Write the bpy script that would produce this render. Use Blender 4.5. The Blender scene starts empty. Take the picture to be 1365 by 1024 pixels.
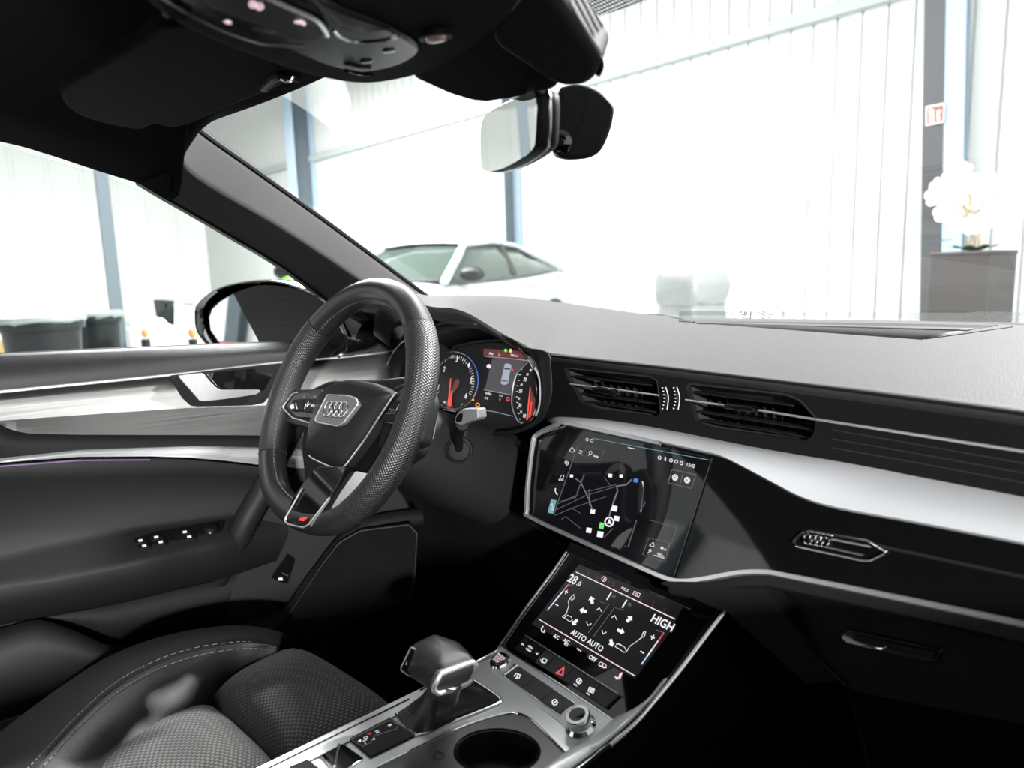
import bpy, bmesh, math, random
from mathutils import Vector, Matrix
from mathutils.geometry import tessellate_polygon
random.seed(4)
sc = bpy.context.scene
COL = sc.collection
V = Vector
# ------------------------------------------------------------------ camera
EYE = V((0, 0, 1.12)); FPX = 950.0; CX, CY = 682.5, 512.0
def _n(v): return V(v).normalized()
_L = _n(((10-CX)/FPX, (385-CY)/FPX, 1))
_yf = CY + (-(10-CX)*(2060-CX) - FPX*FPX)/(385-CY)
_X = -_L
_F = _n(((2060-CX)/FPX, (_yf-CY)/FPX, 1))
_U = _X.cross(_F)
if _U.y > 0: _U = -_U
RT = Matrix((_X, _F, _U))              # camera (x right, y down, z ahead) -> car frame
def ray(px, py): return RT @ V(((px-CX)/FPX, (py-CY)/FPX, 1.0))
cam = bpy.data.objects.new('camera', bpy.data.cameras.new('camera'))
COL.objects.link(cam)
cx_, cy_, cz_ = RT @ V((1, 0, 0)), RT @ V((0, -1, 0)), RT @ V((0, 0, -1))
cam.matrix_world = Matrix(((cx_.x, cy_.x, cz_.x, EYE.x), (cx_.y, cy_.y, cz_.y, EYE.y), (cx_.z, cy_.z, cz_.z, EYE.z), (0, 0, 0, 1)))
cam.data.sensor_width = 36.0; cam.data.lens = 36.0*FPX/1365.0
cam.data.clip_start = 0.02; cam.data.clip_end = 200
cam.data.dof.use_dof = True; cam.data.dof.focus_distance = 0.95; cam.data.dof.aperture_fstop = 5.0
sc.camera = cam
# ------------------------------------------------------------------ light and exposure
sc.view_settings.view_transform = 'Standard'; sc.view_settings.look = 'None'
sc.view_settings.exposure = 0.0; sc.view_settings.gamma = 1.0; sc.view_settings.use_curve_mapping = False
w = bpy.data.worlds.new('World'); sc.world = w; w.use_nodes = True
w.node_tree.nodes['Background'].inputs[0].default_value = (0.97, 1.0, 0.98, 1)
w.node_tree.nodes['Background'].inputs[1].default_value = 0.6
def area(name, loc, target, sx, sy, power, col=(1, 1, 1)):
    l = bpy.data.lights.new(name, 'AREA'); l.shape = 'RECTANGLE'; l.size = sx; l.size_y = sy
    l.energy = power; l.color = col
    o = bpy.data.objects.new(name, l); COL.objects.link(o); o.location = loc
    o.rotation_euler = (V(target)-V(loc)).to_track_quat('-Z', 'Y').to_euler()
    return o
area('hall_ceiling_light', (-5, 4.2, 5.6), (-5, 4.6, 0), 7, 2.2, 780)
area('hall_ceiling_light', (-12, 2.5, 5.6), (-12, 2.5, 0), 9, 3, 3900)
area('hall_ceiling_light', (-2.0, -4.5, 5.6), (-2.0, -4.5, 0), 6, 3, 350)
area('hall_flood_light', (3.4, -1.35, 1.97), (-1.1, 0.2, 0.75), 0.15, 0.15, 620)
area('hall_spot_light', (0.2, 5.2, 4.7), (-0.95, 0.1, 0.6), 0.12, 0.5, 1700)

# ------------------------------------------------------------------ pixel -> place helpers (car frame, metres)
def K(px, py, X=None, Y=None, Z=None, pl=None, d=None):
    """meeting of a sight line of the photo with a surface of the car; Z counts from the eye height"""
    r = ray(px, py)
    if X is not None: p = r*(X/r.x)
    elif Y is not None: p = r*(Y/r.y)
    elif Z is not None: p = r*(Z/r.z)
    elif pl is not None:
        p0, nn = pl; p = r*(V(p0-EYE).dot(nn)/r.dot(nn))
    else: p = r*d
    return p+EYE
def plane(p0, nn): return (V(p0), V(nn).normalized())
def off(pl, k): return (pl[0]+pl[1]*k, pl[1])          # plane moved k towards the viewer side

def spl(pts, n=6, closed=False):
    pts = [V(p) for p in pts]; N = len(pts); out = []
    R = range(N if closed else N-1)
    for i in R:
        if closed: p0, p1, p2, p3 = pts[i-1], pts[i], pts[(i+1) % N], pts[(i+2) % N]
        else: p0, p1, p2, p3 = pts[max(i-1, 0)], pts[i], pts[i+1], pts[min(i+2, N-1)]
        for k in range(n):
            t = k/n
            out.append(0.5*((2*p1)+(p2-p0)*t+(2*p0-5*p1+4*p2-p3)*t*t+(3*p1-p0-3*p2+p3)*t**3))
    if not closed: out.append(pts[-1])
    return out
def rnd(pts, r=0.3, n=4):
    """round the corners of a closed outline: r = share of the shorter side (or a length list)"""
    pts = [V(p) for p in pts]; N = len(pts); out = []
    for i in range(N):
        a, b, c = pts[i-1], pts[i], pts[(i+1) % N]
        m = min((a-b).length, (c-b).length)*r
        s, e = b+(a-b).normalized()*m, b+(c-b).normalized()*m
        for k in range(n+1):
            t = k/n; out.append(s*(1-t)**2+b*2*t*(1-t)+e*t*t)
    return out
def PX(pts, **kw): return [K(x, y, **kw) for x, y in pts]
def interp(tab, x):
    if x <= tab[0][0]: (a, b), (c, d) = tab[0], tab[1]
    elif x >= tab[-1][0]: (a, b), (c, d) = tab[-2], tab[-1]
    else:
        for i in range(len(tab)-1):
            if tab[i][0] <= x <= tab[i+1][0]: (a, b), (c, d) = tab[i], tab[i+1]; break
    return b+(d-b)*(x-a)/(c-a)

class MB:
    def __init__(s): s.v = []; s.f = []; s.uv = {}
    def add(s, vs, fs, uvs=None):
        o = len(s.v); s.v += [V(v) for v in vs]
        for f in fs: s.f.append([i+o for i in f])
        if uvs:
            for i, u in enumerate(uvs): s.uv[o+i] = u
        return s
    def box(s, c, sx, sy, sz, ax=None):
        c = V(c); ax = ax or (V((1, 0, 0)), V((0, 1, 0)), V((0, 0, 1)))
        vs = [c+ax[0]*sx*i/2+ax[1]*sy*j/2+ax[2]*sz*k/2 for k in (-1, 1) for j in (-1, 1) for i in (-1, 1)]
        return s.add(vs, [(0, 2, 3, 1), (4, 5, 7, 6), (0, 1, 5, 4), (2, 6, 7, 3), (0, 4, 6, 2), (1, 3, 7, 5)])
    def plate(s, outline, back, holes=()):
        """solid slab: outline loop in 3D, back = offset vector of the rear face"""
        loops = [list(map(V, outline))]+[list(map(V, h)) for h in holes]
        flat = [p for l in loops for p in l]; n = len(flat); back = V(back)
        tris = tessellate_polygon(loops)
        # orient
        fs = []
        for t in tris:
            a, b, c = (flat[i] for i in t)
            nn = (b-a).cross(c-a)
            if nn.length < 1e-14: continue
            if nn.dot(back) > 0: t = (t[0], t[2], t[1])
            fs.append(tuple(t)); fs.append((t[0]+n, t[2]+n, t[1]+n))
        o = 0
        for l in loops:
            m = len(l)
            for i in range(m): fs.append((o+i, o+(i+1) % m, n+o+(i+1) % m, n+o+i))
            o += m
        return s.add(flat+[p+back for p in flat], fs)
    def tube(s, pts, r, seg=8, closed=False, flat=None, up=None):
        pts = [V(p) for p in pts]; N = len(pts); vs = []; fs = []
        rs = r if isinstance(r, (list, tuple)) else [r]*N
        ref = V(up) if up else V((0.31, 0.22, 0.92))
        for i, p in enumerate(pts):
            if closed: t = pts[(i+1) % N]-pts[i-1]
            else: t = pts[min(i+1, N-1)]-pts[max(i-1, 0)]
            t.normalize()
            a = t.cross(ref)
            if a.length < 1e-4: a = t.cross(V((1, 0, 0)))
            a.normalize(); b = t.cross(a)
            k = flat or 1.0
            for j in range(seg):
                q = 2*math.pi*j/seg
                vs.append(p+a*math.cos(q)*rs[i]+b*math.sin(q)*rs[i]*k)
        M = N if closed else N-1
        for i in range(M):
            for j in range(seg):
                fs.append((i*seg+j, i*seg+(j+1) % seg, ((i+1) % N)*seg+(j+1) % seg, ((i+1) % N)*seg+j))
        if not closed:
            fs.append(tuple(range(seg))[::-1]); fs.append(tuple((N-1)*seg+j for j in range(seg)))
        return s.add(vs, fs)
    def grid(s, rows, uv=True, closed=False):
        n = len(rows[0]); vs = [p for r in rows for p in r]; m = len(rows); fs = []
        for i in range(m-1):
            for j in range(n if closed else n-1):
                fs.append((i*n+j, i*n+(j+1) % n, (i+1)*n+(j+1) % n, (i+1)*n+j))
        uvs = []
        L = [0.0]
        mid = m//2
        for j in range(1, n): L.append(L[-1]+(rows[mid][j]-rows[mid][j-1]).length)
        H = [0.0]
        for i in range(1, m): H.append(H[-1]+(rows[i][n//2]-rows[i-1][n//2]).length)
        for i in range(m):
            for j in range(n): uvs.append((L[j], H[i]))
        return s.add(vs, fs, uvs)
    def lathe(s, c, axis, prof, seg=24, sx=1.0):
        c = V(c); ax = V(axis).normalized(); a = ax.cross(V((0.13, 0.4, 0.9))).normalized(); b = ax.cross(a)
        vs = []; fs = []; n = len(prof)
        for r, h in prof:
            for j in range(seg):
                q = 2*math.pi*j/seg; vs.append(c+ax*h+(a*math.cos(q)*sx+b*math.sin(q))*r)
        for i in range(n-1):
            for j in range(seg): fs.append((i*seg+j, i*seg+(j+1) % seg, (i+1)*seg+(j+1) % seg, (i+1)*seg+j))
        fs.append(tuple(range(seg))[::-1]); fs.append(tuple((n-1)*seg+j for j in range(seg)))
        return s.add(vs, fs)
    def ball(s, c, rx, ry=None, rz=None, seg=14, ax=None):
        ry = ry or rx; rz = rz or rx; c = V(c); ax = ax or (V((1, 0, 0)), V((0, 1, 0)), V((0, 0, 1)))
        vs = []; fs = []; n = seg//2
        for i in range(n+1):
            t = math.pi*i/n
            for j in range(seg):
                q = 2*math.pi*j/seg
                vs.append(c+ax[0]*rx*math.sin(t)*math.cos(q)+ax[1]*ry*math.sin(t)*math.sin(q)+ax[2]*rz*math.cos(t))
        for i in range(n):
            for j in range(seg): fs.append((i*seg+j, (i+1)*seg+j, (i+1)*seg+(j+1) % seg, i*seg+(j+1) % seg))
        return s.add(vs, fs)
    def text(s, body, org, ux, uy, size, ax='CENTER', depth=0.0002):
        cu = bpy.data.curves.new('t', 'FONT'); cu.body = body; cu.size = 1.0; cu.align_x = ax; cu.align_y = 'CENTER'
        cu.resolution_u = 3; cu.offset = 0.018
        ob = bpy.data.objects.new('t', cu); COL.objects.link(ob)
        dg = bpy.context.evaluated_depsgraph_get()
        me = bpy.data.meshes.new_from_object(ob.evaluated_get(dg))
        ux = V(ux).normalized(); uy = V(uy).normalized(); nn = ux.cross(uy)
        s.add([V(org)+ux*v.co.x*size+uy*v.co.y*size+nn*depth for v in me.vertices], [tuple(p.vertices) for p in me.polygons])
        bpy.data.objects.remove(ob); bpy.data.curves.remove(cu); bpy.data.meshes.remove(me)
        return s
    def build(s, name, mat, parent=None, bevel=0, seg=2, sub=0, solid=0, sharp=35, smooth=True, merge=True, soff=1.0):
        me = bpy.data.meshes.new(name)
        base = wloc(parent) if parent else V((0, 0, 0))
        top = None
        if parent is None:
            xs = [v.x for v in s.v]; ys = [v.y for v in s.v]; zs = [v.z for v in s.v]
            top = V(((min(xs)+max(xs))/2, (min(ys)+max(ys))/2, min(zs))); base = top
        me.from_pydata([v-base for v in s.v], [], s.f)
        if s.uv:
            ul = me.uv_layers.new(name='UVMap')
            for l in me.loops: ul.data[l.index].uv = s.uv.get(l.vertex_index, (0, 0))
        bm = bmesh.new(); bm.from_mesh(me)
        if merge: bmesh.ops.remove_doubles(bm, verts=bm.verts, dist=1e-6)
        bmesh.ops.recalc_face_normals(bm, faces=bm.faces)
        if bevel: bmesh.ops.dissolve_limit(bm, angle_limit=0.01, verts=bm.verts, edges=bm.edges)
        bm.to_mesh(me); bm.free()
        o = bpy.data.objects.new(name, me); COL.objects.link(o)
        me.materials.append(mat)
        if smooth:
            for p in me.polygons: p.use_smooth = True
            me.set_sharp_from_angle(angle=math.radians(sharp))
        if solid:
            m = o.modifiers.new('solid', 'SOLIDIFY'); m.thickness = solid; m.offset = soff
        if bevel:
            m = o.modifiers.new('bevel', 'BEVEL'); m.width = bevel; m.segments = seg; m.limit_method = 'ANGLE'; m.angle_limit = math.radians(40)
            m.harden_normals = False
        if sub:
            m = o.modifiers.new('sub', 'SUBSURF'); m.levels = sub; m.render_levels = sub
        if parent: o.parent = parent
        else: o.location = top
        return o
def wloc(o):
    p = V(o.location)
    while o.parent: o = o.parent; p += V(o.location)
    return p
def tag(o, label, cat, group=None, kind=None):
    if label: o['label'] = label
    if cat: o['category'] = cat
    if group: o['group'] = group
    if kind: o['kind'] = kind
    return o
def thing(name, loc, label, cat, group=None):
    o = bpy.data.objects.new(name, None); COL.objects.link(o); o.location = loc; o.empty_display_size = 0.05
    return tag(o, label, cat, group)

# ------------------------------------------------------------------ materials
def mat(name, col, rough=0.5, metal=0.0, bump=None, spec=0.5, coat=0, emit=None, es=1.0, sheen=0):
    m = bpy.data.materials.new(name); m.use_nodes = True; nt = m.node_tree; b = nt.nodes['Principled BSDF']
    b.inputs['Base Color'].default_value = (*col, 1); b.inputs['Roughness'].default_value = rough
    b.inputs['Metallic'].default_value = metal; b.inputs['Specular IOR Level'].default_value = spec
    if coat: b.inputs['Coat Weight'].default_value = coat; b.inputs['Coat Roughness'].default_value = 0.03
    if sheen: b.inputs['Sheen Weight'].default_value = sheen; b.inputs['Sheen Roughness'].default_value = 0.5
    if emit: b.inputs['Emission Color'].default_value = (*emit, 1); b.inputs['Emission Strength'].default_value = es
    if bump:
        kind, scale, strength = bump
        tc = nt.nodes.new('ShaderNodeTexCoord')
        if kind == 'noise':
            t = nt.nodes.new('ShaderNodeTexNoise'); t.inputs['Scale'].default_value = scale; t.inputs['Detail'].default_value = 3; outp = t.outputs[0]
        else:
            t = nt.nodes.new('ShaderNodeTexVoronoi'); t.inputs['Scale'].default_value = scale; outp = t.outputs[0]
        nt.links.new(tc.outputs['Object'], t.inputs['Vector'])
        bp = nt.nodes.new('ShaderNodeBump'); bp.inputs['Strength'].default_value = strength; bp.inputs['Distance'].default_value = 0.001
        nt.links.new(outp, bp.inputs['Height']); nt.links.new(bp.outputs[0], b.inputs['Normal'])
    return m
def brushed(name, col, rough, scale=(4, 4, 900), metal=1.0):
    m = mat(name, col, rough, metal); nt = m.node_tree; b = nt.nodes['Principled BSDF']
    tc = nt.nodes.new('ShaderNodeTexCoord'); mp = nt.nodes.new('ShaderNodeMapping'); mp.inputs['Scale'].default_value = scale
    t = nt.nodes.new('ShaderNodeTexNoise'); t.inputs['Scale'].default_value = 1.0; t.inputs['Detail'].default_value = 2
    nt.links.new(tc.outputs['Object'], mp.inputs[0]); nt.links.new(mp.outputs[0], t.inputs['Vector'])
    mr = nt.nodes.new('ShaderNodeMapRange'); mr.inputs[3].default_value = rough-0.08; mr.inputs[4].default_value = rough+0.1
    nt.links.new(t.outputs[0], mr.inputs[0]); nt.links.new(mr.outputs[0], b.inputs['Roughness'])
    bp = nt.nodes.new('ShaderNodeBump'); bp.inputs['Strength'].default_value = 0.12; bp.inputs['Distance'].default_value = 0.0003
    nt.links.new(t.outputs[0], bp.inputs['Height']); nt.links.new(bp.outputs[0], b.inputs['Normal'])
    return m
def math_node(nt, op, a, b=None):
    n = nt.nodes.new('ShaderNodeMath'); n.operation = op
    for i, x in enumerate((a, b)):
        if x is None: continue
        if isinstance(x, (int, float)): n.inputs[i].default_value = x
        else: nt.links.new(x, n.inputs[i])
    return n.outputs[0]
def perforated(name, col, pitch):
    """leather with rows of small punched holes, laid out in the surface's own UV metres"""
    m = mat(name, col, 0.42); nt = m.node_tree; b = nt.nodes['Principled BSDF']
    uv = nt.nodes.new('ShaderNodeUVMap'); sp = nt.nodes.new('ShaderNodeSeparateXYZ'); nt.links.new(uv.outputs[0], sp.inputs[0])
    u = math_node(nt, 'DIVIDE', sp.outputs[0], pitch); v = math_node(nt, 'DIVIDE', sp.outputs[1], pitch)
    a = math_node(nt, 'SINE', math_node(nt, 'MULTIPLY', math_node(nt, 'ADD', u, v), math.pi))
    c = math_node(nt, 'SINE', math_node(nt, 'MULTIPLY', math_node(nt, 'SUBTRACT', u, v), math.pi))
    p = math_node(nt, 'MULTIPLY', math_node(nt, 'ABSOLUTE', a), math_node(nt, 'ABSOLUTE', c))
    hole = math_node(nt, 'GREATER_THAN', p, 0.62)
    mx = nt.nodes.new('ShaderNodeMixRGB'); mx.inputs[1].default_value = (*col, 1); mx.inputs[2].default_value = (0.001, 0.001, 0.001, 1)
    nt.links.new(hole, mx.inputs[0]); nt.links.new(mx.outputs[0], b.inputs['Base Color'])
    bp = nt.nodes.new('ShaderNodeBump'); bp.inputs['Strength'].default_value = 0.7; bp.inputs['Distance'].default_value = 0.0006; bp.invert = True
    nt.links.new(p, bp.inputs['Height']); nt.links.new(bp.outputs[0], b.inputs['Normal'])
    return m
def woven(name, c1, c2, pitch):
    m = mat(name, c1, 0.8, sheen=0.2); nt = m.node_tree; b = nt.nodes['Principled BSDF']
    uv = nt.nodes.new('ShaderNodeUVMap'); sp = nt.nodes.new('ShaderNodeSeparateXYZ'); nt.links.new(uv.outputs[0], sp.inputs[0])
    v = math_node(nt, 'DIVIDE', sp.outputs[1], pitch)
    row = math_node(nt, 'MULTIPLY', math_node(nt, 'FLOOR', v), 0.5)
    u = math_node(nt, 'ADD', math_node(nt, 'DIVIDE', sp.outputs[0], pitch*1.5), row)
    a = math_node(nt, 'ABSOLUTE', math_node(nt, 'SINE', math_node(nt, 'MULTIPLY', u, math.pi)))
    c = math_node(nt, 'ABSOLUTE', math_node(nt, 'SINE', math_node(nt, 'MULTIPLY', v, math.pi)))
    p = math_node(nt, 'MULTIPLY', a, c)
    cr = nt.nodes.new('ShaderNodeValToRGB'); cr.color_ramp.elements[0].position = 0.25; cr.color_ramp.elements[0].color = (*c2, 1)
    cr.color_ramp.elements[1].position = 0.7; cr.color_ramp.elements[1].color = (*c1, 1)
    nt.links.new(p, cr.inputs[0]); nt.links.new(cr.outputs[0], b.inputs['Base Color'])
    bp = nt.nodes.new('ShaderNodeBump'); bp.inputs['Strength'].default_value = 0.8; bp.inputs['Distance'].default_value = 0.001
    nt.links.new(p, bp.inputs['Height']); nt.links.new(bp.outputs[0], b.inputs['Normal'])
    return m
def glassy(name, tint=(1, 1, 1), refl=1.0, rough=0.0):
    """thin pane: clear see-through plus a Fresnel reflection"""
    m = bpy.data.materials.new(name); m.use_nodes = True; nt = m.node_tree
    nt.nodes.remove(nt.nodes['Principled BSDF']); out = nt.nodes['Material Output']
    tr = nt.nodes.new('ShaderNodeBsdfTransparent'); tr.inputs[0].default_value = (*tint, 1)
    gl = nt.nodes.new('ShaderNodeBsdfGlossy'); gl.inputs['Roughness'].default_value = rough
    fr = nt.nodes.new('ShaderNodeFresnel'); fr.inputs[0].default_value = 1.35
    mx = nt.nodes.new('ShaderNodeMixShader')
    f = math_node(nt, 'MULTIPLY', fr.outputs[0], refl)
    nt.links.new(f, mx.inputs[0]); nt.links.new(tr.outputs[0], mx.inputs[1]); nt.links.new(gl.outputs[0], mx.inputs[2])
    nt.links.new(mx.outputs[0], out.inputs[0]); return m
def dotted(name, pitch, cover):
    """ceramic dots printed on glass"""
    m = bpy.data.materials.new(name); m.use_nodes = True; nt = m.node_tree; out = nt.nodes['Material Output']; b = nt.nodes['Principled BSDF']
    b.inputs['Base Color'].default_value = (0.012, 0.012, 0.012, 1)
    tr = nt.nodes.new('ShaderNodeBsdfTransparent'); mx = nt.nodes.new('ShaderNodeMixShader')
    tc = nt.nodes.new('ShaderNodeTexCoord'); sp = nt.nodes.new('ShaderNodeSeparateXYZ'); nt.links.new(tc.outputs['Object'], sp.inputs[0])
    a = math_node(nt, 'SINE', math_node(nt, 'MULTIPLY', sp.outputs[0], math.pi*2/pitch))
    c = math_node(nt, 'SINE', math_node(nt, 'MULTIPLY', sp.outputs[1], math.pi*2/pitch))
    g = math_node(nt, 'GREATER_THAN', math_node(nt, 'ADD', a, c), cover)
    nt.links.new(g, mx.inputs[0]); nt.links.new(tr.outputs[0], mx.inputs[1]); nt.links.new(b.outputs[0], mx.inputs[2])
    nt.links.new(mx.outputs[0], out.inputs[0]); return m
def glow(name, col, s):
    m = bpy.data.materials.new(name); m.use_nodes = True; b = m.node_tree.nodes['Principled BSDF']
    b.inputs['Base Color'].default_value = (0.02, 0.02, 0.02, 1); b.inputs['Emission Color'].default_value = (*col, 1); b.inputs['Emission Strength'].default_value = s
    return m
M = {
 'leather': mat('black_leather', (0.010, 0.010, 0.0105), 0.42, bump=('voronoi', 900, 0.25)),
 'wheel_leather': mat('smooth_black_leather', (0.010, 0.010, 0.010), 0.34, bump=('voronoi', 1200, 0.12)),
 'dash_top': mat('grained_grey_black_dash_skin', (0.025, 0.0238, 0.0238), 0.62, bump=('voronoi', 700, 0.35), spec=0.35),
 'soft': mat('soft_black_plastic', (0.0045, 0.0045, 0.005), 0.6, bump=('noise', 900, 0.15), spec=0.13),
 'soft_grey': mat('charcoal_plastic', (0.0075, 0.0075, 0.008), 0.56, bump=('noise', 900, 0.15), spec=0.17),
 'pillar': mat('woven_charcoal_pillar_trim', (0.055, 0.053, 0.055), 0.85, bump=('noise', 1500, 0.4), spec=0.3),
 'headliner': mat('black_headliner_cloth', (0.005, 0.005, 0.0052), 0.9, bump=('noise', 1500, 0.3), spec=0.1),
 'matte': mat('matte_black', (0.004, 0.004, 0.0045), 0.5, spec=0.16),
 'void': mat('dark_cavity', (0.003, 0.003, 0.003), 0.9),
 'carpet': mat('black_carpet', (0.003, 0.003, 0.0035), 0.95, bump=('noise', 1200, 0.6), spec=0.08),
 'piano': mat('piano_black', (0.003, 0.003, 0.003), 0.04, spec=0.85),
 'dimgloss': mat('satin_black', (0.003, 0.003, 0.003), 0.2, spec=0.07),
 'belt': mat('soft_belt_leather', (0.013, 0.013, 0.014), 0.5, bump=('voronoi', 800, 0.3), spec=0.25),
 'screen': mat('black_screen_glass', (0.004, 0.004, 0.005), 0.03, spec=0.95),
 'alu': brushed('brushed_aluminium', (0.60, 0.59, 0.58), 0.36),
 'satin': mat('satin_silver', (0.72, 0.72, 0.74), 0.26, 0.9),
 'silverpaint': mat('silver_paint_trim', (0.66, 0.665, 0.685), 0.34, 0.5),
 'chrome': mat('chrome', (0.85, 0.85, 0.86), 0.12, 1.0),
 'grey': mat('grey_plastic', (0.085, 0.085, 0.085), 0.42),
 'button': mat('grey_button', (0.045, 0.045, 0.045), 0.35),
 'boot': mat('black_gaiter_leather', (0.014, 0.013, 0.013), 0.4, bump=('noise', 60, 0.9)),
 'stitch': mat('light_grey_thread', (0.12, 0.12, 0.12), 0.8),
 'perf': perforated('perforated_black_leather', (0.012, 0.012, 0.012), 0.0036),
 'weave': woven('woven_seat_cloth', (0.062, 0.063, 0.057), (0.003, 0.003, 0.003), 0.0042),
 'mirror': mat('mirror_glass', (0.92, 0.95, 0.93), 0.01, 1.0),
 'glass': glassy('clear_car_glass', (0.97, 0.985, 0.975), 0.22),
 'dots': dotted('ceramic_dot_band', 0.0035, -0.2),
 'dots2': dotted('ceramic_dot_edge', 0.0035, 0.3),
 'white_ic': glow('lit_white_icon', (0.95, 0.93, 0.97), 1.0),
 'pink_ic': glow('lit_pink_icon', (1.0, 0.72, 0.86), 1.0),
 'dim_ic': glow('lit_dim_grey_line', (0.35, 0.36, 0.40), 0.36),
 'dim2_ic': glow('lit_map_road', (0.30, 0.27, 0.32), 0.20),
 'red_ic': glow('lit_red', (1.0, 0.03, 0.02), 1.0),
 'rednum': glow('lit_red_needle', (1.0, 0.07, 0.04), 1.0),
 'hazard': glow('lit_hazard_red', (0.9, 0.12, 0.16), 0.8),
 'green_ic': glow('lit_green', (0.15, 0.9, 0.2), 0.9),
 'yellow_ic': glow('lit_yellow', (1.0, 0.75, 0.1), 1.0),
 'orange_ic': glow('lit_orange', (1.0, 0.35, 0.03), 1.0),
 'blue_ic': glow('lit_blue', (0.05, 0.25, 0.9), 0.8),
 'cyan_ic': glow('lit_cyan', (0.25, 0.6, 0.7), 0.6),
 'ltblue_ic': glow('lit_light_blue', (0.55, 0.75, 1.0), 0.9),
 'pale_ic': glow('lit_pale_blue', (0.45, 0.5, 0.62), 0.8),
 'glowbg': glow('lit_display_ground', (0.10, 0.09, 0.11), 0.5),
 'purple_ic': glow('violet_ambient_light', (0.35, 0.12, 0.5), 0.35),
 'lens': mat('red_lamp_lens', (0.5, 0.35, 0.33), 0.2, 0.4),
}
exec_order = []

# ================================================================== THE HALL
HM = {
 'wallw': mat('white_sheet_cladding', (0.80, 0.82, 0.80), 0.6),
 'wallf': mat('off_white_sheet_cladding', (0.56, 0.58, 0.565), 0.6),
 'floor': mat('pale_epoxy_floor', (0.55, 0.56, 0.55), 0.25, bump=('noise', 3, 0.1)),
 'beam': mat('pale_grey_rail_paint', (0.34, 0.38, 0.37), 0.6),
 'steelblue': mat('light_blue_steel_paint', (0.36, 0.47, 0.58), 0.5),
 'steeldark': mat('dark_blue_and_shaded_steel', (0.085, 0.11, 0.13), 0.5),
 'darkpanel': mat('anthracite_panel', (0.06, 0.062, 0.07), 0.5),
 'carwhite': mat('silver_white_car_paint', (0.42, 0.47, 0.50), 0.3, 0.1, coat=0.4),
 'carred': mat('red_car_paint', (0.5, 0.01, 0.02), 0.3, 0.0, coat=0.5),
 'carglass': mat('dark_tinted_glass', (0.05, 0.07, 0.06), 0.08, spec=0.6),
 'tyre': mat('tyre_rubber', (0.02, 0.02, 0.02), 0.7),
 'binblack': mat('dark_grey_bin_plastic', (0.008, 0.011, 0.012), 0.45, spec=.3),
 'binlid': mat('pale_grey_bin_bag', (0.2, 0.23, 0.23), 0.35),
 'pot': mat('brown_grey_planter', (0.036, 0.032, 0.031), 0.4),
 'petal': mat('white_petal', (0.75, 0.74, 0.66), 0.6),
 'leaf': mat('dark_green_leaf', (0.03, 0.08, 0.03), 0.5),
 'stem': mat('brown_stem', (0.35, 0.28, 0.15), 0.6),
 'wrap': mat('clear_grey_shrink_wrap', (0.21, 0.225, 0.22), 0.3, bump=('noise', 9, 1.0)),
 'signred': mat('fire_sign_red', (0.75, 0.06, 0.05), 0.5),
 'signwhite': mat('sign_white', (0.85, 0.8, 0.75), 0.5),
 'orange': mat('orange_plastic', (0.8, 0.2, 0.05), 0.5),
 'lime': mat('lime_green_plastic', (0.25, 0.75, 0.10), 0.5),
 'whiteplastic': mat('white_plastic', (0.75, 0.77, 0.76), 0.45),
 'wood': mat('pale_wood', (0.45, 0.28, 0.14), 0.6),
}
A0, AS = 9.58, 0.143                                    # front wall runs Y = A0 + AS*X
WT = V((1, AS, 0)).normalized(); WN = V((AS, -1, 0)).normalized()
def wallY(x): return A0+AS*x
def wall_pt(ratio, h=0.0):                              # point of the wall seen under X/Y = ratio
    y = A0/(1-AS*ratio); return V((ratio*y, y, h))
def ribbed(name, p0, t, nrm, length, height, pitch=0.30):
    mb = MB(); prof = []; s = 0.0
    while s < length:
        for q, dp in ((0, 0), (pitch*0.82, 0), (pitch*0.86, -0.045), (pitch*0.96, -0.045)): prof.append((s+q, dp))
        s += pitch
    rows = []
    for z in (-0.02, height): rows.append([p0+t*q+nrm*dp+V((0, 0, z)) for q, dp in prof])
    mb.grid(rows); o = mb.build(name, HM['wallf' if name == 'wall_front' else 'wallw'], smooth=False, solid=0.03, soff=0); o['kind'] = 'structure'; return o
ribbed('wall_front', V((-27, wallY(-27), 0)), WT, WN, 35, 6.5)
ribbed('wall_left', V((-26.5, wallY(-26.5), 0)), V((0, -1, 0)), V((1, 0, 0)), 18, 6.5, 0.9)
o = ribbed('wall_back', V((-27, -11, 0)), V((1, 0, 0)), V((0, 1, 0)), 36, 6.5); 
o = ribbed('wall_right', V((7, -11, 0)), V((0, 1, 0)), V((-1, 0, 0)), 21.5, 6.5)
mb = MB(); mb.box((-10, -1, -0.05), 38, 24, 0.1); tag(mb.build('floor', HM['floor'], smooth=False), None, None, kind='structure')
mb = MB(); z = 1.12+3.10; p = V((-26.4, wallY(-26.4), z)); q = V((6.9, wallY(6.9), z))
mb.box((p+q)/2+WN*0.06, (q-p).length, 0.12, 0.15, (WT, WN, V((0, 0, 1))))
tag(mb.build('trim_1', HM['beam']), 'pale grey horizontal rail along the white front wall', None, kind='structure')

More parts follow.
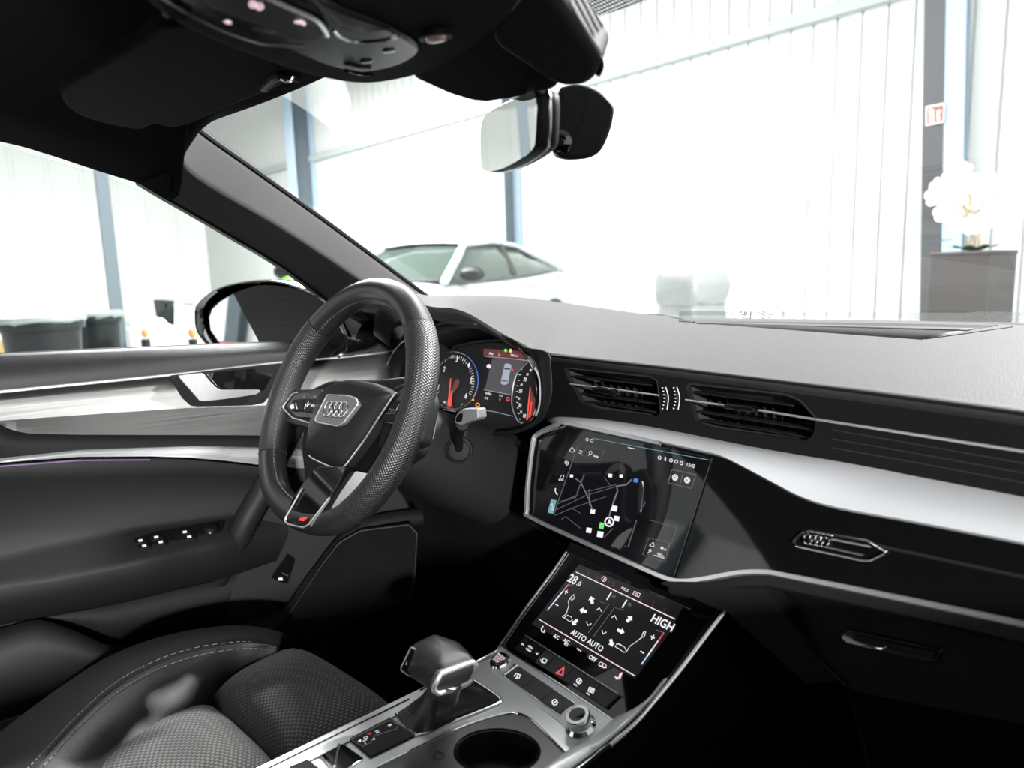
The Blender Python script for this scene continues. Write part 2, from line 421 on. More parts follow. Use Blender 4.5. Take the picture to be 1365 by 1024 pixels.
UX0, UY0 = V((1, 0, 0)), V((0, 1, 0))
def steel_column(base, wd, dp, label, tdir=WT, ndir=WN, webm='steeldark', fm='steelblue'):
    t = thing('steel_column', base, label, 'column', None)
    c = V(base)+ndir*(dp/2+0.05)
    MB().box(c+V((0, 0, 3.2)), 0.03, dp-0.05, 6.4, (tdir, ndir, V((0, 0, 1)))).build('web', HM[webm], t)  # web coloured darker to carry the shade of the side away from the light
    for k in (-1, 1):
        MB().box(c+ndir*k*(dp/2)+V((0, 0, 3.2)), wd, 0.03, 6.4, (tdir, ndir, V((0, 0, 1)))).build('flange', HM[fm], t, bevel=0.004)
    return t
steel_column(wall_pt(-1.40), 0.34, 0.40, 'light blue steel column behind the white car, below the mirror')
steel_column(wall_pt(-2.72), 0.42, 0.55, 'grey blue steel column left of centre, seen just right of the windscreen pillar')
rc = steel_column(wall_pt(-0.448), 0.20, 0.14, 'light blue steel column beside the fire extinguisher sign', fm='steelblue')
rc.rotation_euler = (0, math.radians(-2.4), 0); rc.location += WT*.19
steel_column((-10.1, -10.9, 0), .3, .3, 'dark steel column reflected in the driver side door mirror', fm='steeldark', tdir=UX0, ndir=UY0)
# dark post on the left, seen through the driver's window
r = ray(148, 350); g = r*(6.6/Vector((r.x, r.y)).length)
mb = MB(); mb.box((g.x, g.y, 3.2), 0.09, 0.09, 6.4)
t = thing('steel_post', (g.x, g.y, 0), 'thin dark blue post seen through the driver window beside the bins', 'post')
mb.build('shaft', HM['steeldark'], t); MB().box((g.x, g.y, 0.02), 0.26, 0.26, 0.04).build('base_plate', HM['steeldark'], t)
# anthracite strip panel + sign
pw = wall_pt(-0.467)
ta = thing('anthracite_panel', pw, 'tall anthracite wall panel left of the right hand steel column', 'panel')
ta.rotation_euler = (0, math.radians(-2.4), 0)
MB().box(pw+WN*0.12+V((0, 0, 3.2)), 0.34, 0.16, 6.4, (WT, WN, V((0, 0, 1)))).build('board', HM['darkpanel'], ta, bevel=0.004)
for h in (1.35, 2.1, 4.4): MB().box(pw+WN*0.202+V((0, 0, h)), 0.335, 0.006, 0.012, (WT, WN, V((0, 0, 1)))).build('joint', HM['steeldark'], ta)
spl_ = plane(pw+WN*0.215, WN)
ts = ts_sign = thing('fire_extinguisher_sign', K(1246, 166, pl=spl_), 'red and white fire extinguisher sign on the anthracite panel', 'sign')
MB().plate(PX([(1234, 142), (1259, 137), (1258, 163), (1234, 168)], pl=spl_), -WN*0.012).build('border', HM['signwhite'], ts)
MB().plate(PX([(1235.5, 144), (1257.5, 139.5), (1256.5, 161.5), (1235.5, 166)], pl=off(spl_, 0.004)), -WN*0.006).build('plate', HM['signred'], ts)
ta.location += WT*.20
for pg in ([(1238, 148), (1241, 144.5), (1245, 146.5), (1245, 150), (1238, 151)], [(1238.5, 153), (1245, 151.5), (1245, 163), (1239, 164)], [(1249, 147), (1254, 146), (1254.5, 149), (1252, 150), (1253, 160), (1249, 161)]):
    MB().plate(PX(pg, pl=off(spl_, 0.008)), -WN*0.005).build('pictogram', HM['signwhite'], ts)

# ---- planter with orchids
pc = K(1290, 350, d=6.0); pc.z = 0
zt = K(1290, 335, d=6.0).z
def vert(px, pw_=0): return None
pl_front = plane(pc+V((0, -0.18, 0)), (-0.02, -1, 0))
a = K(1240, 337, pl=pl_front); b = K(1322, 335, pl=pl_front); a.z = b.z = zt
side = V((1, 0.45, 0)).normalized()
ax1 = (b-a).normalized(); dep = V((ax1.y, -ax1.x, 0)); 
if dep.y < 0: dep = -dep
c2 = b+V((0.30, 0.33, 0)); 
# far corner on the sight line of the right edge
rr = ray(1357, 335); sgt = V((rr.x, rr.y))
tpl = thing('planter_box', (a+b)/2*1, 'tall brown grey planter box holding the white orchids', 'planter'); tpl.location.z = 0
dd = V((-ax1.y, ax1.x, 0)); dd = dd if dd.y > 0 else -dd
L = 0.5; s_ = 0.0
for k in range(400):
    s_ = k*0.005; q = b+dd*s_
    cc = RT.transposed() @ (q-EYE)
    if CX+FPX*cc.x/cc.z >= 1357: break
s_ = max(0.3, min(s_, 0.9))
for nm, z0, z1, ins in (('body', 0.03, zt-0.03, 0.0), ('base', 0.0, 0.03, 0.03), ('rim', zt-0.03, zt, -0.006)):
    o_ = [a-ax1*(-ins)+dd*ins, b-ax1*ins+dd*ins, b-ax1*ins+dd*(s_-ins), a+ax1*ins+dd*(s_-ins)]
    MB().plate([V((p.x, p.y, z1)) for p in o_], (0, 0, z0-z1)).build(nm, HM['pot'], tpl, bevel=0.008)
oc = (a+b)/2+dd*s_/2+V((0, 0, zt-a.z)); oc.z = zt
tor = thing('orchid_plant', oc, 'white flowering orchids rising from the brown grey planter', 'plant')
fl = MB(); lf = MB(); st = MB()
def petal(mb_, c, d1, d2, L_, W_):
    nrm = d1.cross(d2).normalized()*0.012; n_ = 7; pts = []
    for i in range(12):
        q = 2*math.pi*i/12
        pts.append(c+d1*(L_*0.5*(1-math.cos(q)))+d2*(W_*math.sin(q)*0.5)+nrm*(1 if i % 2 else 0.4))
    mb_.plate(pts, -nrm*0.35)
fdepth = (oc-EYE).dot(RT @ V((0, 0, 1)))
spots = [(1252, 250), (1268, 238), (1282, 228), (1300, 245), (1246, 262), (1262, 270), (1285, 262), (1300, 270), (1318, 258), (1334, 262), (1350, 262), (1258, 284), (1272, 286), (1290, 284), (1306, 286), (1322, 280), (1340, 278), (1356, 272), (1276, 296), (1296, 300), (1312, 294), (1282, 250), (1316, 240), (1330, 248), (1270, 256), (1300, 258), (1345, 250)]
for i, (x, y) in enumerate(spots):
    c = K(x, y, d=fdepth+random.uniform(-0.15, 0.15)); fm = MB()
    nd = V((random.uniform(-.5, .7), -1, random.uniform(-.3, .5))).normalized(); a1 = nd.cross(V((0, 0, 1))).normalized(); b1 = a1.cross(nd)
    for k in range(5):
        q = 2*math.pi*k/5+0.3; d1 = a1*math.cos(q)+b1*math.sin(q)+nd*0.25; d1.normalize(); petal(fm, c, d1, nd.cross(d1).normalized(), 0.085, 0.085)
    fm.ball(c+nd*0.012, 0.014); fm.build('flower', HM['petal'], tor)
for i in range(7):
    x1, y1 = spots[i*3+2]; e = K(x1, y1, d=fdepth); m_ = (oc+e)/2+V((0, 0, 0.16)); b0 = oc+V((random.uniform(-.04, .04), random.uniform(-.04, .04), -0.03))
    MB().tube(spl([b0, b0+V((0, 0, 0.15)), m_, e], 5), 0.007, 6).build('stem', HM['stem'], tor)
for i in range(9):
    q = 2*math.pi*i/9; d1 = V((math.cos(q), math.sin(q), 0.25)).normalized(); l = MB(); petal(l, oc+V((0, 0, -0.005)), d1, V((-d1.y, d1.x, 0)).normalized(), 0.20, 0.085); l.build('leaf', HM['leaf'], tor)

# ---- shrink-wrapped pallet goods
pz = K(922, 400, d=6.3)
twp = thing('wrapped_pallet', (pz.x, pz.y, 0), 'low stack wrapped in clear plastic beyond the dashboard', 'wrapped stack')
for (z0, z1, wdt, jit, nm) in ((0.0, 0.12, 0.56, 0, 'pallet'), (0.12, 0.83, 0.50, .02, 'lower_load'), (0.81, 1.09, 0.52, .035, 'upper_load')):
    rows = []
    for i in range(7):
        z = z0+(z1-z0)*i/6; k = 1-0.10*(abs(i-3)/3)**3
        rows.append([V((pz.x, pz.y, z))+V((math.copysign(abs(math.cos(q))**0.4, math.cos(q))*wdt/2*k, math.copysign(abs(math.sin(q))**0.4, math.sin(q))*wdt/2*k, 0))*(1+random.uniform(-jit, jit)) for q in [2*math.pi*j/24 for j in range(24)]])
    mb = MB(); mb.grid(rows, closed=True); n0 = len(mb.v); mb.f.append([n0-24+j for j in range(24)]); mb.f.append([23-j for j in range(24)])
    mb.build(nm, HM['wood'] if nm == 'pallet' else HM['wrap'], twp, sharp=60)

# ---- cars of the showroom
def showroom_car(org, head, s, paint, label):
    t = thing('car', org, label, 'car', None)
    c, sn = math.cos(head), math.sin(head)
    def W(x, y, z): return V((org[0]+s*(c*x-sn*y), org[1]+s*(sn*x+c*y), s*z))
    # body: stations x, half width, sill z, shoulder z, deck z
    body = [(2.40, .55, .42, .58, .62), (2.32, .78, .28, .68, .74), (2.1, .88, .22, .76, .84), (1.6, .93, .20, .86, .93), (.95, .94, .20, .93, 1.0), (.2, .94, .20, .96, 1.03), (-.9, .94, .20, .99, 1.08), (-1.6, .93, .22, 1.03, 1.13), (-2.05, .88, .28, 1.04, 1.14), (-2.3, .80, .36, 1.0, 1.08), (-2.38, .6, .5, .9, .98)]
    def sect(x, hw, z0, zs, zd):
        half = [(0, z0), (hw*.8, z0), (hw*.96, z0+.06), (hw, z0+.22), (hw*.985, (z0+zs)/2+.05), (hw*.97, zs-.05), (hw*.93, zs), (hw*.80, zd-.01), (hw*.4, zd+.015), (0, zd+.02)]
        return [W(x, y, z) for y, z in half]+[W(x, -y, z) for y, z in half[-2:0:-1]]
    mb = MB(); rows = [sect(*b_) for b_ in body]
    mb.grid(rows, closed=True); m = len(rows[0]); N0 = len(mb.v); mb.f.append(list(range(m))); mb.f.append([N0-m+j for j in range(m)][::-1])
    mb.build('body', paint, t, sub=1, sharp=60)
    # cabin: glass house under a painted roof
    gl = [(1.02, .80, 1.0, .79, 1.01), (.62, .84, 1.0, .66, 1.25), (.30, .85, 1.02, .60, 1.405), (-.3, .85, 1.05, .60, 1.445), (-.9, .84, 1.08, .59, 1.41), (-1.45, .81, 1.12, .57, 1.28), (-1.95, .74, 1.12, .60, 1.14)]
    def gs(x, w0, z0, w1, z1, e=0): return [W(x, w0, z0-.04), W(x, w0+e, z0), W(x, (w0+w1)/2+.03+e, (z0+z1)/2), W(x, w1+e, z1), W(x, 0, z1+.03+e), W(x, -w1-e, z1), W(x, -(w0+w1)/2-.03-e, (z0+z1)/2), W(x, -w0-e, z0), W(x, -w0, z0-.04)]
    mb = MB(); mb.grid([gs(*g_) for g_ in gl]); mb.build('glasshouse', HM['carglass'], t, sharp=60)
    rf = [(.34, .60, 1.41), (0, .61, 1.45), (-.3, .61, 1.465), (-.9, .60, 1.43), (-1.45, .58, 1.30), (-2.0, .60, 1.15)]
    mb = MB(); mb.grid([[W(x, y*w1, z1+.012+.03*(1-y*y)) for y in (-1.03, -.9, -.5, 0, .5, .9, 1.03)] for x, w1, z1 in rf]); mb.build('roof', paint, t, solid=0.02, sharp=60)
    for k in (1, -1):
        mb = MB(); mb.tube([W(1.04, .82*k, .99), W(.62, .72*k, 1.26), W(.33, .61*k, 1.42), W(-.3, .62*k, 1.46), W(-.9, .61*k, 1.425), W(-1.45, .62*k, 1.29), W(-1.75, .70*k, 1.19), W(-2.0, .72*k, 1.12)], [.05*s, .05*s, .045*s, .022*s, .022*s, .035*s, .09*s, .09*s], 8); mb.build('pillar_rail', paint, t)
        MB().tube([W(-.42, .87*k, 1.05), W(-.5, .63*k, 1.43)], .03*s, 6).build('door_pillar', HM['tyre'], t)
        mm = MB(); mm.ball(W(.78, 1.02*k, 1.07), .09*s, .15*s, .085*s, ax=(W(1, 0, 0)-W(0, 0, 0), W(0, 1, 0)-W(0, 0, 0), V((0, 0, 1)))); mm.build('wing_mirror', HM['binblack'], t)
        MB().tube([W(-.55, .965*k, .90), W(-.8, .975*k, .905)], .018*s, 6).build('door_handle', HM['steelblue'], t)
        for x in (1.45, -1.40):
            wmb = MB(); wmb.lathe(W(x, .80*k, .35), W(0, k, 0)-W(0, 0, 0), [(.20, 0), (.34*s, 0), (.36*s, .03), (.36*s, .15), (.34*s, .17), (.24*s, .17)], 24); wmb.build('wheel', HM['tyre'], t)
        hl = MB(); hl.ball(W(2.2, .62*k, .68), .16*s, .2*s, .06*s); hl.build('headlamp', HM['whiteplastic'], t)
    mb = MB(); mb.tube([W(1.0, -.74, 1.01), W(1.0, .74, 1.01)], .03*s, 6); mb.build('wiper_cowl', HM['tyre'], t)
    return t
showroom_car((-8.47, 4.75, 0), -1.1407, 1.0565, HM['carwhite'], 'silver white fastback car seen through the windscreen')
showroom_car((-8.7, -8.9, 0), 0.9, 0.95, HM['carred'], 'red car reflected in the driver side door mirror')

# ---- bins and clutter seen through the driver's window
def bin_(pxl, pxr, ytop, d, label):
    l, r_ = K(pxl, ytop, d=d), K(pxr, ytop, d=d); c = (l+r_)/2; w_ = (l-r_).length/2; zt = c.z
    t = thing('waste_bin', (c.x, c.y, 0), label, 'bin', 'dark bins beyond the driver window')
    b0 = V((c.x, c.y, 0))
    MB().lathe(b0, (0, 0, 1), [(w_*.70, 0.0), (w_*.72, .02), (w_*.90, zt-.10), (w_*.94, zt-.04)], 28).build('barrel', HM['binblack'], t)
    MB().lathe(b0, (0, 0, 1), [(w_*.90, zt-.07), (w_*1.0, zt-.07), (w_*1.03, zt-.03), (w_*.99, zt), (w_*.86, zt+.005)], 28).build('rim', HM['binblack'], t)
    rows = [[b0+V((math.cos(q)*w_*k*(1+random.uniform(-.04, .04)), math.sin(q)*w_*k*(1+random.uniform(-.04, .04)), z+random.uniform(-.004, .004))) for q in [2*math.pi*j/20 for j in range(20)]] for k, z in ((1.0, zt-.035), (1.04, zt-.015), (1.02, zt+.008), (.9, zt+.010), (.7, zt-.01))]
    m = MB(); m.grid(rows, closed=True); m.build('bin_liner', HM['binlid'], t, solid=0.004)
    return t
bin_(3, 104, 424, 4.6, 'large dark round bin, the nearer of the two beyond the driver window')
bin_(95, 158, 417, 5.3, 'dark round bin standing behind and right of the nearer bin')
g = K(2, 440, d=5.6)
t = thing('wooden_crate', (g.x, g.y, 0), 'pale wooden crate at the left edge behind the bins', 'crate')
for i in range(5): MB().box((g.x, g.y, .09+.15*i), .9, .7, .12).build('board', HM['wood'], t)
def quad_box(name, pxs, d, depth, m_, label, cat):
    """upright box whose front face fills the given pixel span, standing on the hall floor"""
    (x0, y0, x1, y1) = pxs; a = K(x0, y0, d=d); b = K(x1, y0, d=d); b.z = a.z
    bk = (b-a).cross(V((0, 0, 1))).normalized()
    if bk.dot(a-EYE) < 0: bk = -bk
    return a, b, bk*depth
a, b, bk = quad_box('x', (215, 400, 258, 470), 5.2, .3, None, '', '')
t = thing('machine_cowling', ((a+b)/2).to_2d().to_3d(), 'tall white leaning machine cover beyond the door mirror', 'machine')
lo_a, lo_b = V((a.x, a.y, 0)), V((b.x, b.y, 0)); sh = (b-a)*0.35
MB().plate([a+sh*1.0, b+sh*.2, lo_b, lo_a-sh*.3], bk).build('cover', HM['whiteplastic'], t, bevel=0.03)
MB().plate([a+sh*1.2+V((0, 0, .02)), b+sh*.25+V((0, 0, .02)), b+sh*.2-V((0, 0, .05)), a+sh*1.0-V((0, 0, .05))], bk*1.05).build('edge_strip', HM['beam'], t)
a, b, bk = quad_box('x', (164, 435, 206, 470), 5.0, .3, None, '', '')
t = thing('white_tub', ((a+b)/2).to_2d().to_3d(), 'low white tub right of the thin dark post', 'tub')
MB().plate([a, b, V((b.x, b.y, 0)), V((a.x, a.y, 0))], bk).build('tub', HM['whiteplastic'], t, bevel=0.04)
for k in range(3):
    c_ = a+(b-a)*(.2+.3*k)+bk*.4; MB().ball(c_, .07, .07, .05).build('cap', HM['whiteplastic'], t)
g = K(193, 444, d=4.9)
t = thing('orange_beacon', (g.x, g.y, 0), 'small orange lamp above the low white tub', 'lamp')
MB().tube([g-V((0, 0, .1)), V((g.x, g.y, 0))], .012, 8).build('pole', HM['beam'], t)
MB().ball(g, .022, .022, .03).build('lens', HM['orange'], t); MB().lathe(g-V((0, 0, .1)), (0, 0, 1), [(.03, 0), (.03, .06)], 12).build('foot', HM['binblack'], t)
g = K(256, 444, d=4.9)
t = thing('orange_beacon', (g.x, g.y, 0), 'small orange lamp just left of the door mirror', 'lamp')
MB().tube([g-V((0, 0, .1)), V((g.x, g.y, 0))], .012, 8).build('pole', HM['beam'], t)
MB().ball(g, .026, .026, .035).build('lens', HM['orange'], t); MB().lathe(g-V((0, 0, .1)), (0, 0, 1), [(.03, 0), (.03, .06)], 12).build('foot', HM['binblack'], t)
g0 = K(214, 400, d=5.4); 
t = thing('machine_control_head', (g0.x, g0.y, 0), 'dark framed control head on a pole left of the white machine cover', 'machine')
fp = plane(g0, (g0-EYE)*-1)
MB().plate(PX([(204, 399), (228, 401), (222, 434), (210, 434)], pl=fp), (0.0, .06, 0), [PX([(209, 404), (223, 405), (219, 420), (211, 420)], pl=fp)]).build('frame', HM['binblack'], t, bevel=0.004)
MB().plate(PX([(209, 404), (223, 405), (219, 420), (211, 420)], pl=off(fp, -.02)), (0, .02, 0)).build('display', HM['beam'], t)
MB().tube([K(216, 432, pl=fp), V((g0.x, g0.y, 0.02))], .02, 8).build('pole', HM['binblack'], t)
g = K(384, 362, d=5.0)
t = thing('round_dark_object', (g.x, g.y, 0), 'round black and lime green object behind the windscreen pillar foot', 'machine')  # dark round object with green, not identified further
MB().ball(g, .10, .10, .07).build('drum', HM['binblack'], t); MB().ball(g+V((.06, .02, -.07)), .12, .1, .05).build('hood', HM['lime'], t)
MB().tube([g-V((0, 0, .05)), V((g.x, g.y, .02))], .03, 8).build('stand', HM['whiteplastic'], t)

# ================================================================== THE CAR WE SIT IN
from mathutils.bvhtree import BVHTree
def bvh(mb): return BVHTree.FromPolygons([tuple(v) for v in mb.v], [list(f) for f in mb.f])
def onto(tree, px, py, lift=0.0, fallback=None):
    d_ = ray(px, py).normalized(); h = tree.ray_cast(EYE, d_)
    if h[0] is None: return fallback
    return h[0]-d_*lift
def C3(x, y, z): return V((x, y, z))+EYE               # car frame point relative to the eye
UX, UY, UZ = V((1, 0, 0)), V((0, 1, 0)), V((0, 0, 1))
PSIDE = plane(C3(-1.276, 0, 0), (1, 0, -0.45))
MID = -0.57                                            # centre line of the car
# ---------------------------------------------------------------- headliner, roof, far side of the body
rail_px = [(-900, 60), (-420, 118), (-160, 160), (0, 189), (60, 205), (130, 228), (190, 247), (238, 268)]
railL = PX(rail_px, pl=PSIDE)
y0_ = railL[0].y
rail = [V((railL[0].x+.02, y-0, railL[0].z-.01*i)) for i, y in ((3, -2.2), (1, -1.3))]+railL
rail += [K(232, 232, pl=PSIDE), K(246, 205, pl=PSIDE), K(252, 171, X=-1.2)]
rail = spl(rail, 4)
nr = len(rail)
def roof_row(P, v, lift=0.0):
    P = P-EYE; rowp = []
    zc = 0.30 if v < .8 else 0.30+(0.235-0.30)*((v-.8)/.2)
    bow = 0.10*max(0, (v-.75)/.25)**1.5
    hw = MID-P.x
    for k in range(25):
        u = -1+2*k/24
        zz = P.z+(zc-P.z)*(1-abs(u)**4); rowp.append(C3(MID+u*hw, P.y+bow*(1-u*u), zz+lift))
    return rowp
rows = [roof_row(p, i/(nr-1)) for i, p in enumerate(rail)]
hl = MB(); hl.grid(rows)
headliner = tag(hl.build('headliner', M['headliner'], solid=0.012, soff=1, sharp=60), 'black cloth roof lining above the driver window', 'roof lining')
body = thing('vehicle_shell', C3(MID, 0, -1.0), 'body shell of the dark car around the cabin, mostly out of view', 'car body')
rb = MB(); rb.grid([roof_row(p+V((-.03, 0, 0)), i/(nr-1), 0.05) for i, p in enumerate(rail)]); rb.build('roof_panel', M['piano'], body, solid=0.01, sharp=60)
def slab(name, c, sx, sy, sz, m, par, ax=None, bv=0.0): return MB().box(c, sx, sy, sz, ax).build(name, m, par, bevel=bv)
slab('floor_pan', C3(MID, -.2, -.93), 1.90, 3.4, 0.04, M['carpet'], body)
slab('bulkhead', C3(MID, 1.25, -.52), 1.62, .05, .78, M['matte'], body)
slab('rear_wall', C3(MID, -1.85, -.48), 1.62, .05, .80, M['soft'], body)
slab('passenger_door', C3(.25, -.3, -.52), .05, 3.2, .78, M['soft'], body)
slab('sill', C3(-1.46, -.3, -.72), .10, 3.2, .4, M['piano'], body)
slab('door_pillar', C3(.14, -.62, .04), .05, .16, .44, M['soft'], body, (V((.94, 0, .33)), UY, V((-.33, 0, .94))))
slab('door_skin', C3(-1.425, 0, -.53), .05, 2.4, .78, M['piano'], body)
slab('bonnet', C3(MID, 1.95, -.26), 1.7, 1.2, .06, M['piano'], body, None, .02)

# ---------------------------------------------------------------- windscreen pillar
pil = thing('windscreen_pillar', C3(-1.3, .68, -.12), 'charcoal windscreen pillar slanting from roof to dashboard end', 'pillar')
Fp = [(258, 168, -1.20), (268, 180, -1.205), (330, 224, -1.225), (400, 274, -1.25), (480, 332, -1.275), (530, 369, -1.29), (572, 400, -1.30), (610, 430, -1.31)]
Rp = [(240, 190, -1.17), (248, 226, -1.18), (300, 262, -1.20), (370, 302, -1.22), (440, 347, -1.245), (500, 388, -1.26), (545, 420, -1.27), (580, 450, -1.28)]
Wp = [(186, 240), (215, 258), (255, 281), (310, 313), (378, 354), (440, 400), (475, 428), (500, 455)]
Fc = spl([K(a, b, X=c) for a, b, c in Fp], 5); Rc = spl([K(a, b, X=c) for a, b, c in Rp], 5); Wc = spl([K(a, b, pl=PSIDE) for a, b in Wp], 5)
Bf = [p+V((-.05, .03, 0)) for p in Fc]; Bw = [p+V((-.05, 0.0, 0)) for p in Wc]
def soft_mid(A, B, k=.12): return [a.lerp(b, .5)+V((.006, -.003, 0)) for a, b in zip(A, B)]
mb = MB(); mb.grid([Bf, Fc, [a.lerp(b, .12)+V((.003, 0, 0)) for a, b in zip(Fc, Rc)], [a.lerp(b, .85) for a, b in zip(Fc, Rc)], [b+V((.001, 0, 0)) for b in Rc], [a.lerp(b, .15) for a, b in zip(Rc, Wc)], [a.lerp(b, .9) for a, b in zip(Rc, Wc)], Wc, Bw])
mb.build('trim_cover', M['pillar'], pil, sharp=80)
MB().tube([p+V((-.004, .004, .002)) for p in Fc], .0055, 8).build('glass_seal', M['matte'], pil)
MB().tube([p+V((-.006, 0, 0)) for p in Wc], .005, 8).build('door_seal', M['matte'], pil)
MB().tube(spl([K(252, 172, X=-1.165), K(247, 200, X=-1.168), K(228, 226, X=-1.18), K(190, 242, X=-1.205)], 6), .0022, 6).build('joint', M['matte'], pil)

# ---------------------------------------------------------------- windscreen
WS = plane(C3(0, .36, .245), (0, -.42, -1))
ws = thing('windscreen', C3(MID, 1.1, -.12), 'clear windscreen glass above the dashboard', 'windscreen')
rows = []
for i in range(9):
    t = i/8; y = .33+t*(1.26-.33); z = .25-(y-.36)*.385; row = []
    for k in range(17):
        u = -1+2*k/16; hw = .635+.10*t
        row.append(C3(MID+u*hw, y-.12*abs(u)**2.4-(.28*t)*abs(u)**3, z))
    rows.append(row)
wsm = MB(); wsm.grid(rows); wst = bvh(wsm)
wsm.build('glass_pane', M['glass'], ws, sharp=80)
def ws_pt(px, py, lift=.004):
    return onto(wst, px, py, lift) or K(px, py, pl=WS)
g = MB(); n_ = 14
top = [(742, -40), (760, 8), (772, 32)]
g.grid([[ws_pt(760+(885-760)*k/8, -45) for k in range(9)], [ws_pt(762+(880-762)*k/8, -10) for k in range(9)], [ws_pt(772+(872-772)*k/8, 31-33*k/8-(3 if k == 8 else 0)) for k in range(9)]])
g.build('printed_dot_band', M['dots'], ws)
g = MB(); g.grid([[ws_pt(x, 414+(x-900)*.008-(2 if x > 1300 else 0)) for x in range(905, 1480, 20)], [ws_pt(x, 427+(x-900)*.008) for x in range(905, 1480, 20)]])
g.build('printed_dot_edge', M['dots2'], ws)

# ---------------------------------------------------------------- sun visor
VP_ = plane(C3(-.95, .12, .212), (.10, -.05, -1))
vis = thing('sun_visor', K(230, 110, pl=VP_), 'black driver sun visor folded up against the roof lining', 'sun visor')
ol = [(82, 128), (96, 112), (140, 84), (190, 56), (222, 36), (300, 40), (372, 88), (378, 108), (372, 116), (330, 133), (290, 150), (256, 165), (230, 171), (207, 167), (190, 173), (165, 171), (120, 160), (92, 146)]
MB().plate(spl(PX(ol, pl=VP_), 4, True), V((0, 0, .018))).build('visor_panel', M['headliner'], vis, bevel=.005, seg=3)
MB().tube(spl(PX([(372, 104), (380, 108), (388, 106), (392, 100)], pl=off(VP_, .006)), 5), .0022, 8).build('hinge_clip', M['chrome'], vis)
MB().tube(spl(PX([(352, 118), (366, 104), (380, 100), (398, 104)], pl=off(VP_, .002)), 5), .005, 8).build('hinge_arm', M['matte'], vis)

# ---------------------------------------------------------------- overhead console
OP = plane(C3(-.6, .25, .178), (0, .10, -1))
oh = thing('overhead_console', K(450, 60, pl=OP), 'glossy black overhead console with small lit pink symbols', 'overhead console')
ol = [(120, -60), (170, -8), (228, 36), (300, 68), (370, 92), (430, 108), (480, 114), (530, 109), (585, 94), (635, 68), (672, 38), (705, 0), (730, -60), (500, -120)]
MB().plate(spl(PX(ol, pl=OP), 5, True), V((0, 0.0, .05))).build('surround', M['headliner'], oh, bevel=.012, seg=4)
ol = [(215, -40), (240, 4), (300, 36), (366, 60), (430, 86), (470, 96), (505, 94), (540, 84), (560, 66), (520, 40), (440, 8), (380, -40)]
MB().plate(spl(PX(ol, pl=off(OP, .004)), 4, True), V((0, 0, .01))).build('lamp_panel', M['dimgloss'], oh, bevel=.003)
MB().tube(PX([(212, -6), (250, 18), (300, 42), (340, 56)], pl=off(OP, .006)), .0022, 8, flat=.5).build('light_bar', M['chrome'], oh)
ol = [(268, -20), (275, 6), (300, 18), (340, 34), (400, 54), (438, 46), (425, 30), (380, 10), (330, -20)]
MB().plate(spl(PX(ol, pl=off(OP, .007)), 4, True), V((0, 0, .004))).build('button_plate', M['matte'], oh, bevel=.002)
MB().tube(spl(PX([(350, -6), (390, 12), (420, 26), (432, 40), (436, 48)], pl=off(OP, .009)), 5), .0016, 8).build('trim_strip', M['satin'], oh)
MB().tube(spl(PX([(444, 40), (455, 50), (480, 56), (510, 54), (530, 48)], pl=off(OP, .008)), 5), .0014, 8).build('sensor_ring', M['chrome'], oh)
MB().tube(spl(PX([(340, 57), (365, 60), (405, 60)], pl=off(OP, .008)), 5), .0012, 8).build('trim_edge', M['satin'], oh)
e = K(581, 51, pl=off(OP, .006)); 
MB().lathe(e, OP[1], [(.0125, -.004), (.0125, 0), (.010, .0005), (.009, -.001)], 24).build('lamp_bezel', M['matte'], oh)
MB().lathe(e, OP[1], [(.0085, 0), (.007, .002), (.003, .003)], 20).build('reading_lamp', M['lens'], oh)
e = K(238, 19, pl=off(OP, .005)); MB().lathe(e, OP[1], [(.009, -.003), (.009, .0), (.0065, .001), (.006, -.001)], 20).build('touch_dimple', M['soft_grey'], oh)
e = K(480, 97, pl=off(OP, .006)); MB().tube(PX([(462, 94), (480, 98), (495, 99)], pl=off(OP, .007)), .003, 8, flat=.5).build('microphone_slot', M['piano'], oh)
for c_ in ((518, 68), (488, 82)): MB().lathe(K(*c_, pl=off(OP, .0045)), OP[1], [(.005, -.002), (.005, .0005), (.003, .0008)], 16).build('sensor_dot', M['piano'], oh)
ip = off(OP, .0085)
def blob(par, pxs, m_, name='symbol', pl=ip, th=.0004):
    MB().plate(PX(pxs, pl=pl), -pl[1]*th).build(name, m_, par, smooth=False)
ic = MB()
for c_ in ((337, 6), (346, 9)):
    ic.tube([K(c_[0]+4*math.cos(q), c_[1]+3.4*math.sin(q), pl=ip) for q in [k*math.pi/5 for k in range(10)]], .0007, 5, closed=True)
ic.build('symbol', M['pink_ic'], oh)
blob(oh, [(298, 29), (303, 27), (308, 29), (309, 32), (303, 32)], M['pink_ic']); blob(oh, [(392, 29), (402, 27), (408, 31), (406, 35), (401, 32), (393, 31)], M['pink_ic'])

# ---------------------------------------------------------------- cover and camera housing on the windscreen
mc = thing('mirror_base_cover', K(700, 70, pl=off(WS, .045)), 'black cover at the top centre of the windscreen behind the mirror', 'cover')
low = plane(K(700, 70, pl=off(WS, .045)), (0.15, -.55, -1))
ol = [(545, 95), (556, 106), (600, 126), (630, 135), (650, 137), (690, 131), (745, 118), (742, 70), (700, 20), (640, 30)]
MB().plate(rnd(PX(ol, pl=low), .25), V((0, .005, .03))).build('lower_shell', M['soft'], mc, bevel=.006, seg=3)
lo2 = plane(K(740, 60, pl=off(WS, .058)), (0.55, -.5, -.8))
ol = [(690, -40), (735, -12), (764, 26), (786, 58), (798, 76), (801, 88), (796, 100), (786, 112), (770, 118), (742, 116), (700, 90), (655, 56), (670, 10)]
MB().plate(spl(PX(ol, pl=lo2), 3, True), V((-.01, .02, .03))).build('side_shell', M['soft_grey'], mc, bevel=.008, seg=4)
